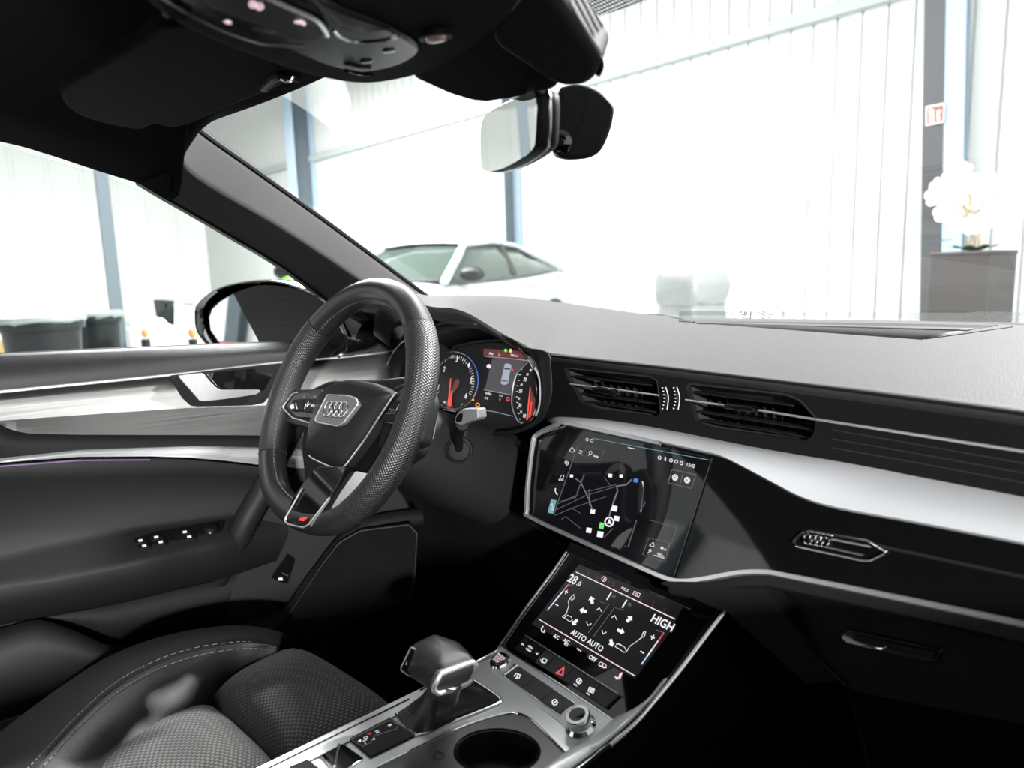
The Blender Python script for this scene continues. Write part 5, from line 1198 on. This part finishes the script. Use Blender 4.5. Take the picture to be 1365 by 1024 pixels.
# hub and spokes
def wplate(name, pts, k, th, m_, bv=.002, rd_=.2, par=st): return MB().plate(rnd(PX(pts, pl=WP(k)), rd_, 3), -wa*th).build(name, M[m_], par, bevel=bv, seg=3)
wplate('hub_shell', [(408, 520), (440, 505), (500, 505), (545, 500), (556, 520), (548, 600), (520, 620), (505, 640), (470, 660), (430, 700), (385, 690), (405, 640), (400, 600)], -.018, .03, 'matte', .006)
wplate('left_spoke', [(362, 532), (385, 520), (430, 518), (432, 560), (420, 572), (380, 562), (362, 552)], -.004, .02, 'wheel_leather', .005)
wplate('right_spoke', [(518, 518), (560, 500), (573, 530), (560, 590), (530, 600), (500, 600)], -.006, .02, 'soft', .005)
ab = [(414, 607), (411, 596), (414, 575), (419, 556), (426, 536), (434, 522), (448, 512), (471, 507), (495, 510), (510, 514), (521, 521), (523, 528), (512, 545), (498, 565), (486, 584), (472, 603), (461, 617), (455, 621), (446, 621)]
abo = spl(PX(ab, pl=WP(.004)), 4, True); ac = sum(abo, V((0, 0, 0)))/len(abo)
mb = MB(); mb.grid([[p-wa*.015 for p in abo]]+[[ac+(p-ac)*k+wa*h for p in abo] for k, h in ((1, 0), (.985, .004), (.94, .008), (.8, .013), (.5, .018), (.2, .020), (.02, .020))], closed=True)
mb.build('airbag_cover', M['soft_grey'], st, sharp=70)
MB().tube(spl(PX([(528, 523), (520, 534), (500, 564), (486, 586), (470, 608), (461, 620), (454, 624), (440, 622), (418, 612), (412, 607)], pl=WP(.005)), 4), .0013, 6).build('airbag_chrome', M['satin'], st)
lf = [(435, 529), (437, 526.5), (464, 527.5), (474, 531), (477, 537), (476, 541), (458, 564), (450, 568), (423, 563), (420, 559), (422, 555)]
LPf = plane(WC+wa*.0225+wu*-.00, wa)
wl = rnd(PX(lf, pl=WP(.0265)), .25, 2)
MB().plate(wl, -wa*.006).build('badge_plate', M['grey'], st, bevel=.0015)
MB().tube(wl, .0012, 6, closed=True).build('badge_frame', M['satin'], st)
for k in range(4):
    c_ = K(437.5+k*6.5, 545.2+k*.35, pl=WP(.028))
    MB().tube([c_+wu*.0098*math.cos(q)+ww*.0102*math.sin(q) for q in [j*math.pi/12 for j in range(24)]], .0013, 8, closed=True).build('ring_emblem', M['chrome'], st)
mb = MB(); mb.text('AIRBAG', K(431, 577, pl=WP(.0235)), wu, ww, .0075); mb.build('airbag_text', M['void'], st, smooth=False)
MB().tube(PX([(484, 535), (487, 537), (490, 535)], pl=WP(.0250)), .0004, 4).build('horn_symbol', M['void'], st)
# spoke keys
wplate('key_panel', [(377, 543), (391, 524), (430, 522), (426, 540), (421, 558), (395, 556), (384, 553)], .006, .008, 'piano', .001)
MB().tube(rnd(PX([(430, 522), (396, 523), (390, 525), (377, 542), (379, 546), (390, 557), (420, 566)], pl=WP(.007)), .1, 2)[4:-2], .0012, 6).build('key_chrome', M['satin'], st)
wplate('rocker_key', [(390, 533), (404, 531), (402, 547), (388, 548)], .009, .004, 'soft_grey', .0006); wplate('rocker_key', [(406, 531), (425, 532), (421, 550), (404, 549)], .009, .004, 'matte', .0006)
wk = WP(.0098)
fill(st, [(386, 541), (391, 538), (392, 544), (388, 545)], 'white_ic', f=idf, pl=wk, name='key_symbol'); multi(st, [[(394, 538), (396, 545)], [(408, 538), (406, 545)], [(411, 535), (409, 542), (413, 538)]], 'white_ic', f=idf, pl=wk, r=.0006, name='key_symbol')
mb = MB(); mb.text('VIEW', K(417, 541, pl=wk), wu, ww, .0055); mb.build('key_text', M['white_ic'], st, smooth=False)
fill(st, [(403, 529.5), (406, 527), (407, 530.5)], 'dim_ic', f=idf, pl=WP(.007), name='key_symbol'); fill(st, [(419, 527), (423, 529), (419, 531)], 'dim_ic', f=idf, pl=WP(.007), name='key_symbol')
wplate('key_panel', [(523, 530), (535, 518), (550, 508), (549, 540), (535, 568), (504, 562), (510, 545)], .002, .008, 'piano', .001)
wplate('rocker_key', [(521, 538), (529, 533), (537, 538), (529, 547), (518, 546)], .005, .004, 'matte', .0006); wplate('rocker_key', [(514, 550), (527, 549), (530, 562), (507, 560)], .005, .004, 'matte', .0006)
MB().tube(PX([(519, 545), (528, 547), (532, 539)], pl=WP(.0065)), .0005, 5).build('key_edge', M['satin'], st)
MB().tube(PX([(515, 551), (526, 551), (528, 561)], pl=WP(.0065)), .0005, 5).build('key_edge', M['satin'], st)
# lower double spoke
wplate('lower_spoke', [(421, 622), (462, 622), (448, 650), (420, 694), (412, 703), (385, 700), (379, 690), (392, 660)], .019, .020, 'piano', .002)
MB().tube(rnd(PX([(422, 620), (400, 656), (381, 690), (380, 695), (384, 699), (404, 703.5), (411, 700), (436, 668), (464, 632)], pl=WP(.0212)), .15, 3)[4:-4], .0014, 6).build('spoke_chrome', M['satin'], st)
MB().tube(PX([(440, 665), (420, 693), (414, 702)], pl=WP(.0205)), .0012, 6).build('spoke_chrome', M['satin'], st)
wplate('spoke_insert', [(474, 628), (497, 633), (480, 652), (448, 680), (441, 678), (455, 655)], .019, .016, 'satin', .002, .1)
wplate('spoke_edge', [(464, 632), (472, 628), (456, 654), (440, 684), (420, 700), (416, 698), (440, 668)], .015, .016, 'soft_grey', .002, .1)
wplate('sport_badge', [(383, 692), (408, 690), (410, 698), (404, 701), (385, 697)], .0215, .003, 'matte', .0005)
fill(st, [(397, 694), (402, 689), (410, 690), (405, 695)], 'red_ic', f=idf, pl=WP(.0225), name='badge_red_bar')
mb = MB(); mb.text('S line', K(393, 698, pl=WP(.0225)), wu, ww, .0075); mb.build('badge_text', M['chrome'], st, smooth=False)

# ================================================================== DRIVER'S DOOR
door = thing('front_door', C3(-1.33, .1, -.85), 'driver door panel with brushed metal trim, inner handle and window switches', 'car door')
XS = [-700, -400, -160, 0, 40, 80, 110, 150, 200, 250, 300, 350, 400, 450, 500, 540]
def drow(tab, X):
    return [K(x, interp(tab, x), X=(interp(X, x) if isinstance(X, list) else X)) for x in XS]
beltO = [(-160, 482), (0, 474), (200, 465), (380, 457.5), (470, 452), (540, 447)]
r0 = drow(beltO, -1.352); r0b = [p+V((-.03, 0, -.02)) for p in r0]
r1 = drow([(x, y+4) for x, y in beltO], -1.338)
r2 = drow([(0, 497), (200, 482), (380, 466), (470, 459), (540, 452)], -1.312)
r3 = drow([(0, 512), (200, 492), (380, 474), (470, 467), (540, 458)], -1.302)
ch = [(-160, 534), (0, 521), (200, 501.5), (280, 493), (380, 481), (470, 474), (540, 465)]
r4 = drow(ch, -1.303); r5 = drow([(x, y+1) for x, y in ch], -1.315)
def sm(rows_): return [spl(r_, 3) for r_ in rows_]
mb = MB(); mb.grid(sm([r0b, r0, r1, r2, r3, r4, r5])); mb.build('belt_pad', M['belt'], door, solid=.003, sharp=70)
MB().tube(spl([p+V((.002, 0, 0)) for p in drow([(x, y+1) for x, y in ch], -1.302)], 4), .0026, 8).build('chrome_strip', M['satin'], door)
MB().tube(spl(drow([(x, y-1.5) for x, y in beltO], -1.356), 3), .003, 6).build('window_seal', M['matte'], door)
# brushed metal trim, two facets
crs = [(-160, 572), (0, 561), (140, 551), (246, 544), (365, 540), (540, 534)]
bot = [(-160, 574), (-4, 563), (8, 570), (21, 574.5), (39, 578), (105, 579.5), (300, 580), (410, 581), (540, 578)]
XS = [-700, -400, -160, -60, -4, 8, 21, 39, 70, 105, 150, 200, 250, 300, 350, 400, 450, 500, 540]
t0 = drow([(x, y+3) for x, y in ch], -1.308); t1 = drow(crs, -1.288); t2 = drow(bot, -1.298)
mb = MB(); mb.grid([t0, [a.lerp(b, .5) for a, b in zip(t0, t1)], t1, [a.lerp(b, .5) for a, b in zip(t1, t2)], t2, [p+V((-.01, 0, -.001)) for p in t2]]); mb.build('metal_trim', M['alu'], door, solid=.002, soff=-1, sharp=8)
# handle bowl
HB = plane(K(300, 515, X=-1.296), (1, 0, .05))
hb = [(225, 501), (300, 492), (376, 484), (381, 489), (358, 530), (352, 537), (336, 541), (268, 544), (254, 541), (243, 531)]
MB().plate(rnd(PX(hb, pl=off(HB, .006)), .12, 3), V((-.012, 0, 0))).build('handle_bezel', M['soft'], door, bevel=.002)
MB().plate(rnd(PX([(274, 497), (370, 488), (352, 520), (346, 521), (300, 522), (290, 515)], pl=off(HB, .0075)), .1, 2), V((-.004, 0, 0))).build('handle_bowl', M['piano'], door, bevel=.0005)
ho = [(237, 501), (268, 497.5), (273, 500), (281, 510), (288, 517), (294, 520), (346, 520), (347, 522), (341, 526), (300, 532), (272, 535), (266, 534), (258, 525)]
MB().plate(rnd(PX(ho, pl=off(HB, .016)), .12, 3), V((-.010, 0, 0))).build('door_handle', M['satin'], door, bevel=.003, seg=3)
MB().plate(rnd(PX([(372, 489), (400, 486), (390, 520), (362, 530), (366, 515)], pl=off(HB, .002)), .1, 2), V((-.004, 0, 0))).build('memory_panel', M['matte'], door, bevel=.0005)
MB().lathe(K(367, 520, pl=off(HB, .004)), UX, [(.003, 0), (.002, .001)], 10).build('lock_light', M['white_ic'], door)
# black band, silver strip
b0 = drow([(x, y-1) for x, y in bot], -1.312)
s0 = [(-160, 626), (0, 612), (105, 601), (246, 596), (320, 596), (410, 599), (540, 606)]
s1 = [(-160, 631), (0, 617), (105, 609), (228, 608), (290, 613), (350, 620), (410, 625), (540, 634)]
b1 = drow(s0, -1.302)
mb = MB(); mb.grid([b0, [a.lerp(b, .5)+V((-.004, 0, 0)) for a, b in zip(b0, b1)], b1]); mb.build('black_band', M['soft'], door, solid=.003, soff=-1)
q0_, q1_ = drow(s0, -1.298), drow(s1, -1.288)
mb = MB(); mb.grid([[p+V((-.01, 0, .001)) for p in q0_], q0_, [a.lerp(b, .5)+V((.003, 0, 0)) for a, b in zip(q0_, q1_)], q1_, [p+V((-.012, 0, -.002)) for p in q1_]]); mb.build('silver_strip', M['satin'], door, solid=.002, soff=-1, sharp=60)
MB().tube(drow([(x, y+5) for x, y in s1], -1.304)[:12], .0016, 5).build('ambient_light', M['purple_ic'], door)
# lower panel with armrest and pocket
XS = [-700, -400, -160, 0, 50, 100, 150, 200, 250, 300, 350, 400, 450]
p0 = drow([(x, y+2) for x, y in s1], -1.310)
p1 = drow([(-160, 665), (0, 640), (250, 632), (450, 640)], -1.330)
p2 = drow([(-160, 760), (0, 735), (140, 706), (306, 684), (450, 668)], -1.335)
p3 = drow([(-160, 790), (0, 755), (140, 720), (200, 709), (306, 694), (450, 676)], -1.325)
p4 = drow([(-160, 806), (0, 776), (60, 768), (176, 745), (274, 724), (330, 712), (450, 690)], [(-160, -1.235), (200, -1.235), (300, -1.255), (380, -1.30), (450, -1.31)])
p5 = drow([(-160, 815), (0, 785), (60, 778), (176, 756), (274, 735), (330, 722), (450, 700)], [(-160, -1.228), (200, -1.228), (300, -1.25), (380, -1.30), (450, -1.31)])
p6 = drow([(-160, 862), (0, 829), (140, 805), (299, 768), (400, 735), (450, 722)], [(-160, -1.255), (200, -1.26), (300, -1.275), (400, -1.31)])
mb = MB(); mb.grid(sm([p0, p1, p2, p3, p4, p5, p6, [p+V((-.04, 0, -.01)) for p in p6]])); mb.build('armrest_panel', M['soft_grey'], door, solid=.004, soff=-1, sharp=80)
w0 = drow([(-160, 868), (0, 832), (140, 808), (299, 771), (400, 738), (450, 725)], -1.318)
w1 = drow([(-160, 868), (0, 840), (80, 832), (116, 848), (151, 860), (200, 850), (300, 830), (400, 800), (450, 780)], -1.325)
mb = MB(); mb.grid(sm([w0, [a.lerp(b, .5) for a, b in zip(w0, w1)], w1])); mb.build('pocket_lining', M['soft'], door, solid=.004, soff=-1)
y0r = drow([(-160, 872), (0, 838), (60, 824), (81, 830), (116, 850), (151, 862), (200, 856), (250, 848), (300, 836), (350, 824), (400, 805), (450, 790)], [(-160, -1.30), (60, -1.29), (150, -1.265), (450, -1.27)])
y1r = [p+V((.018, 0, -.012)) for p in y0r]
y2r = drow([(-160, 960), (0, 932), (158, 908), (250, 895), (350, 880), (450, 870)], -1.262)
y3r = drow([(-160, 1300), (0, 1250), (250, 1200), (450, 1180)], -1.29)
mb = MB(); mb.grid(sm([[p+V((-.04, 0, -.02)) for p in y0r], y0r, y1r, [a.lerp(b, .3)+V((.008, 0, 0)) for a, b in zip(y1r, y2r)], y2r, y3r])); mb.build('pocket_wall', M['soft_grey'], door, solid=.004, soff=-1, sharp=80)
# switches on the armrest
AP = plane(K(230, 718, X=-1.285), (0.30, 0, 1)); 
slopeN = (p4[7]-p3[7]).cross(p3[8]-p3[6]); slopeN = slopeN if slopeN.z > 0 else -slopeN
AP = plane(p3[7].lerp(p4[7], .35), slopeN.normalized())
ap_ = off(AP, .004)
MB().plate(rnd(PX([(176, 719), (205, 709), (240, 703), (300, 693), (296, 706), (262, 714), (215, 724), (190, 730)], pl=ap_), .12, 2), -AP[1]*.004).build('switch_panel', M['matte'], door, bevel=.0005)
for i, (x, y) in enumerate(((187, 721), (192, 728), (208, 716.5), (214, 723), (246, 709.5), (252, 716))):
    MB().plate(rnd(PX([(x-9, y-2), (x+8, y-5), (x+10, y+1.5), (x-6, y+4)], pl=off(ap_, .0025)), .15, 2), -AP[1]*.003).build('window_switch', M['soft'], door, bevel=.0008)
    mb = MB(); mb.plate(PX([(x-3, y-1.2), (x+2.5, y-2.2), (x+3.2, y+.6), (x-2, y+1.6)], pl=off(ap_, .003)), -AP[1]*.0003); mb.build('switch_symbol', M['white_ic'], door, smooth=False)
MB().plate(PX([(228, 710), (240, 707), (246, 716), (234, 720)], pl=off(ap_, .002)), -AP[1]*.002).build('switch_gap', M['piano'], door)
kn = K(281, 709, pl=ap_); MB().lathe(kn, AP[1], [(.013, 0), (.012, .008), (.010, .010)], 20).build('mirror_knob', M['matte'], door)
MB().lathe(K(280, 711, pl=off(ap_, .012)), AP[1], [(.0012, 0), (.001, .0005)], 8).build('knob_light', M['white_ic'], door)
# front limb of the door card
LB = plane(K(400, 700, X=-1.25), (1, -.35, .1))
MB().plate(rnd(PX([(350, 640), (378, 560), (470, 560), (560, 690), (420, 830), (372, 868), (330, 874), (300, 835), (305, 775), (312, 720)], pl=plane(K(350, 780, X=-1.30), (1, -.30, .1))), .2, 3), V((-.02, 0, 0))).build('front_panel', M['soft'], door, bevel=.006, seg=3)
MB().tube(spl([K(400, 560, X=-1.30), K(372, 610, X=-1.285), K(350, 655, X=-1.275), K(325, 700, X=-1.27), K(308, 742, X=-1.285), K(292, 775, X=-1.315)], 5), [.016]*4+[.019]*5+[.022]*9+[.019]*4+[.014]*4, 14).build('pull_limb', M['soft_grey'], door)
MB().tube(spl([K(x, y, X=c) for x, y, c in ((560, 690, -1.19), (500, 700, -1.20), (462, 722, -1.21), (420, 775, -1.225), (385, 822, -1.235), (340, 846, -1.24), (270, 858, -1.25))], 5), .018, 12).build('door_edge_roll', M['soft'], door)
kpn = plane(K(470, 760, X=-1.15), (1, -.45, .15))
kick = thing('kick_panel', K(470, 830, pl=kpn), 'dark side panel ahead of the driver door below the steering wheel', 'panel')
MB().plate(rnd(PX([(375, 834), (430, 752), (452, 724), (480, 708), (545, 700), (556, 712), (552, 780), (543, 802), (490, 822), (430, 845), (380, 852)], pl=kpn), .15, 3), V((-.012, .01, 0))).build('panel', M['carpet'], kick, bevel=.004)
MB().tube(rnd(PX([(375, 834), (430, 752), (452, 724), (480, 708), (545, 700), (556, 712), (552, 780), (543, 802)], pl=off(kpn, .002)), .15, 3)[3:-3], .0016, 5).build('panel_edge', M['soft_grey'], kick)
bt = plane(K(378, 760, X=-1.262), (1, -.30, .1))
bt = off(plane(K(350, 780, X=-1.30), (1, -.30, .1)), .003)
MB().plate(rnd(PX([(361, 770), (384, 738), (394, 746), (384, 778), (376, 778)], pl=bt), .1, 2), V((-.003, 0, 0))).build('release_switch', M['piano'], door, bevel=.0005)
fill(door, [(371, 771), (376, 770), (377, 774), (371, 774)], 'white_ic', f=idf, pl=off(bt, .003), name='switch_symbol'); MB().tube(PX([(376, 764), (384, 768)], pl=off(bt, .003)), .002, 6).build('switch_lever', M['soft_grey'], door)
# door glass and sail
gpts = [K(-420, 500, pl=PSIDE), K(-420, 120, pl=PSIDE), K(0, 189, pl=PSIDE), K(130, 228, pl=PSIDE), K(238, 268, pl=PSIDE), K(378, 354, pl=PSIDE), K(500, 455, pl=PSIDE), K(0, 482, pl=PSIDE)]
gp0 = [p+V((-.03, 0, 0)) for p in gpts]
MB().plate(gp0, V((-.004, 0, 0))).build('side_window', M['glass'], door, smooth=False)
sp_ = plane(K(490, 425, X=-1.33), (1, 0, 0))
MB().plate(PX([(462, 402), (500, 380), (530, 440), (520, 460), (470, 456), (473, 440)], pl=sp_), V((-.01, 0, 0))).build('mirror_sail', M['matte'], door)

# ---- exterior mirror
em = thing('door_mirror', K(400, 470, X=-1.50), 'black driver side door mirror outside the window, white hall in its glass', 'wing mirror')
EP = plane(K(340, 420, X=-1.58), (.25, -1, .02))
eo = [(261, 414), (264, 406), (272, 397), (286, 387), (302, 380), (325, 375), (350, 372.5), (378, 374), (402, 381), (425, 390), (445, 404), (462, 430), (470, 460), (440, 478), (330, 478), (290, 474), (270, 452), (263, 436)]
eo3 = spl(PX(eo, pl=EP), 4, True); ec = sum(eo3, V((0, 0, 0)))/len(eo3)
go_ = [(279, 424), (283, 412), (294, 402), (310, 392), (330, 385), (352, 381), (352, 400), (350, 430), (349, 470), (306, 470), (292, 456), (281, 440)]
mb = MB(); hh = -EP[1]
rows = [[ec+(p-ec)*k+hh*d_ for p in eo3] for k, d_ in ((.90, .004), (.94, -.006), (.98, -.006), (1.0, .0), (1.01, .02), (.99, .06), (.90, .10), (.7, .125), (.3, .14), (.02, .142))]
mb.grid(rows, closed=True); mb.build('housing', M['piano'], em, sharp=70)
MB().plate(spl(PX([(278, 424), (283, 410), (296, 399), (325, 386), (352, 380), (400, 386), (428, 396), (450, 420), (450, 478), (310, 478), (290, 456)], pl=off(EP, -.001)), 3, True), hh*.004).build('painted_reflection', M['soft'], em)  # black plate stands in for the own car's dark reflection in the mirror
GM = plane(K(320, 430, pl=off(EP, .002)), EP[1]+V((.10, 0, .09)))
MB().plate(PX(go_, pl=GM), hh*.003).build('mirror_glass', M['mirror'], em, smooth=False)
for a_, b_ in (((372, 395), (388, 395)), ((374, 430), (390, 430))): MB().tube(PX([a_, b_], pl=off(EP, .003)), .0008, 5).build('display_mark', M['soft_grey'], em)
MB().tube(spl([K(262, 414, pl=off(EP, .004)), K(263, 436, pl=off(EP, .004)), K(270, 450, pl=off(EP, .004)), K(286, 468, pl=off(EP, .004))], 5), .005, 8).build('lower_rim', M['piano'], em)
MB().tube([K(455, 455, pl=off(EP, -.05)), K(485, 452, X=-1.36)], .03, 12).build('arm', M['piano'], em)

# ================================================================== DRIVER'S SEAT
seat = thing('driver_seat', C3(-.94, .05, -.86), 'driver seat cushion in black leather and woven grey cloth', 'car seat')
ZS = -.515
def pad(name, corners, m_, z, h, sink=.035, nu=26, nv=26, e=3.2, par=seat, hfun=None):
    """puffed cushion over a quad given by four photo points a,b,c,d on the plane Z=z"""
    A, B, C_, D = [K(*c, Z=z) for c in corners]
    rows = []
    for i in range(nv+1):
        v = i/nv; row = []
        for j in range(nu+1):
            u = j/nu; p = A.lerp(B, u).lerp(D.lerp(C_, u), v)
            du, dv = abs(2*u-1), abs(2*v-1)
            k = (1-du**e*.999)**(1/2.2)*(1-dv**e*.999)**(1/2.2)
            row.append(p+V((0, 0, -sink+(sink+h)*k)))
        rows.append(row)
    mb = MB(); mb.grid(rows); return mb.build(name, m_, par, solid=.012, soff=-1, sharp=80)
pad('front_cloth_pad', [(276, 905), (392, 846), (560, 948), (392, 1022)], M['weave'], ZS, .018)
pad('rear_cloth_pad', [(10, 1060), (276, 912), (392, 1018), (180, 1160)], M['weave'], ZS-.004, .016)
pad('rear_cloth_pad', [(-330, 1190), (0, 1065), (170, 1170), (-160, 1400)], M['weave'], ZS-.008, .014)
bl = [(-330, 1290, 1), (-120, 1130), (40, 1022), (95, 962), (150, 912), (205, 882), (260, 866), (320, 858), (352, 860)]
seam = [(-300, 1330), (-100, 1160), (44, 1024), (100, 964), (155, 915), (210, 885), (262, 868), (318, 860), (352, 862), (372, 868)]
outr = [(-400, 1290), (-180, 1120), (-30, 1000), (40, 945), (105, 900), (165, 872), (225, 855), (290, 845), (340, 846), (385, 855)]
innr = [(-160, 1420), (20, 1250), (130, 1080), (170, 1020), (205, 990), (240, 950), (272, 925), (298, 900), (330, 888), (368, 880)]
sS = spl([K(x, y, Z=ZS+.045-.045*(k/9)**3) for k, (x, y) in enumerate(seam)], 5); sO = spl([K(x, y, Z=ZS-.03-.01*(k/9)**2) for k, (x, y) in enumerate(outr)], 5); sI = spl([K(x, y, Z=ZS-.006) for k, (x, y) in enumerate(innr)], 5)
mb = MB(); mb.grid([[p+V((-.02, .03, -.30)) for p in sO], [p+V((-.015, .02, -.04)) for p in sO], sO, [a.lerp(b, .45)+V((0, 0, .020)) for a, b in zip(sO, sS)], [a.lerp(b, .85)+V((0, 0, .009)) for a, b in zip(sO, sS)], sS, [a.lerp(b, .15)+V((0, 0, .008)) for a, b in zip(sS, sI)], [a.lerp(b, .5)+V((0, 0, .006)) for a, b in zip(sS, sI)], [a.lerp(b, .85)+V((0, 0, -.002)) for a, b in zip(sS, sI)], [p+V((0, 0, -.016)) for p in sI], [p+V((0, 0, -.06)) for p in sI]])
btree = bvh(mb)
mb.build('side_bolster', M['leather'], seat, solid=.006, soff=-1, sharp=80)
def stitch(cur, name, d_=.006, gap=.004):
    mb = MB(); acc = 0; on = True; seg_ = []
    for a, b in zip(cur[:-1], cur[1:]):
        L_ = (b-a).length; n_ = max(1, int(L_/d_)); 
        for k in range(n_): mb.tube([a.lerp(b, k/n_), a.lerp(b, (k+.6)/n_)], .0006, 4)
    mb.build(name, M['stitch'], seat, merge=False)
def st_curve(dx, dy):
    out = []
    for k, (x, y) in enumerate(seam): 
        p = onto(btree, x+dx, y+dy, .0012)
        if p: out.append(p)
    return spl(out, 5)
stitch(st_curve(-3, -4), 'seam_stitching'); stitch(st_curve(6, 5), 'seam_stitching')
MB().tube([p+V((0, 0, .0005)) for p in sS], .0018, 6).build('seam_welt', M['void'], seat)
slab('seat_base', C3(-.94, .04, -.71), .46, .44, .26, M['matte'], seat, None, .04)
slab('front_skirt', C3(-.90, .25, -.62), .40, .06, .14, M['leather'], seat, None, .025)
pd_ = thing('footwell_pedal', K(582, 757, Y=.90), 'dark pedal low in the driver footwell', 'pedal')
MB().plate(rnd(PX([(560, 740), (596, 748), (592, 800), (560, 790)], Y=.90), .25, 3), UY*.02).build('pad', M['soft'], pd_, bevel=.003)
MB().tube([K(576, 745, Y=.91), K(580, 700, Y=.97)], .008, 8).build('pedal_arm', M['soft'], pd_)
MB().tube(PX([(576, 757), (584, 755), (592, 759)], Y=.895), .0012, 5).build('pad_mark', M['soft_grey'], pd_)

# ------------------------------------------------------------------ sub-parts: hand small pieces to the part they sit on
import re
def base_name(o): return re.sub(r'\.\d+$', '', o.name)
def centre(o):
    c = V((0, 0, 0)); vs = o.data.vertices
    for v in vs: c += v.co
    return c/max(1, len(vs))
def nest(root, kids, hosts):
    ch = [o for o in bpy.data.objects if o.parent == root and o.type == 'MESH']
    hs = [(o, centre(o)) for o in ch if base_name(o) in hosts]
    if not hs: return
    for o in ch:
        if base_name(o) in kids and base_name(o) not in hosts:
            c = centre(o); h = min(hs, key=lambda t: (t[1]-c).length)[0]; o.parent = h
nest(ts, {base_name(o) for o in bpy.data.objects if o.parent == ts}, {'screen_glass'})
nest(ic_, {base_name(o) for o in bpy.data.objects if o.parent == ic_ and not o.name.startswith('bezel')}, {'display_glass'})
nest(con, {'display_ground', 'display_line', 'display_text', 'display_symbol', 'fan_symbol', 'air_flow_arrow', 'chevron', 'seat_outline', 'temperature_bar', 'seat_heating_symbol', 'recirculation_symbol'}, {'climate_panel'})
nest(con, {'switch_text', 'switch_symbol', 'hazard_triangle', 'hazard_triangle_core'}, {'switch'})
nest(con, {'key_symbol'}, {'key'}); nest(con, {'start_text'}, {'start_button'}); nest(con, {'knob_cap', 'knob_base'}, {'volume_knob'})
nest(con, {'gear_mark', 'gear_letter', 'gear_outline', 'display_edge'}, {'gear_display'}); nest(con, {'cup_clip', 'cup_holder_rim'}, {'cup_holder'}); nest(con, {'panel_edge', 'cup_symbol'}, {'cup_holder_panel'}); nest(con, {'tile_bar'}, {'parking_brake_tile'})
nest(st, {'ring_emblem', 'badge_frame'}, {'badge_plate'}); nest(st, {'airbag_text', 'horn_symbol', 'airbag_chrome'}, {'airbag_cover'}); nest(st, {'rocker_key', 'key_symbol', 'key_text', 'key_edge', 'key_chrome'}, {'key_panel'})
nest(st, {'badge_text', 'badge_red_bar'}, {'sport_badge'}); nest(st, {'spoke_chrome'}, {'lower_spoke'})
nest(door, {'door_handle', 'handle_bowl'}, {'handle_bezel'}); nest(door, {'switch_symbol', 'switch_lever'}, {'window_switch', 'release_switch'}); nest(door, {'knob_light'}, {'mirror_knob'})
nest(dash, {'vent_slat', 'vent_vane', 'vent_tab', 'vent_chrome_bar'}, {'vent_duct'}); nest(dash, {'wheel_marks'}, {'thumb_wheel'}); nest(dash, {'ring_emblem', 'badge_frame', 'badge_bar'}, {'badge_plate'}); nest(dash, {'side_vent_bar', 'side_vent_slat', 'side_vent_marks'}, {'side_vent'}); nest(dash, {'grille_slot', 'grille_edge'}, {'defroster_grille'})
nest(gs, {'end_frame'}, {'end_cap'}); nest(gs, {'button_frame', 'button_letter'}, {'release_button'}); nest(gb, {'latch', 'lock_ring'}, {'latch_recess'}); nest(ts_sign, {'pictogram'}, {'plate'})
nest(oh, {'light_bar', 'trim_strip', 'trim_edge', 'sensor_ring', 'sensor_dot', 'microphone_slot', 'button_plate'}, {'lamp_panel'}); nest(oh, {'reading_lamp'}, {'lamp_bezel'})

for o in bpy.data.objects:
    if o.parent is None and o.get('label'):
        g_ = {'steel_column': 'steel columns of the hall', 'orange_beacon': 'small orange lamps beyond the door', 'car': 'cars standing in the hall'}.get(base_name(o))
        if g_: o['group'] = g_
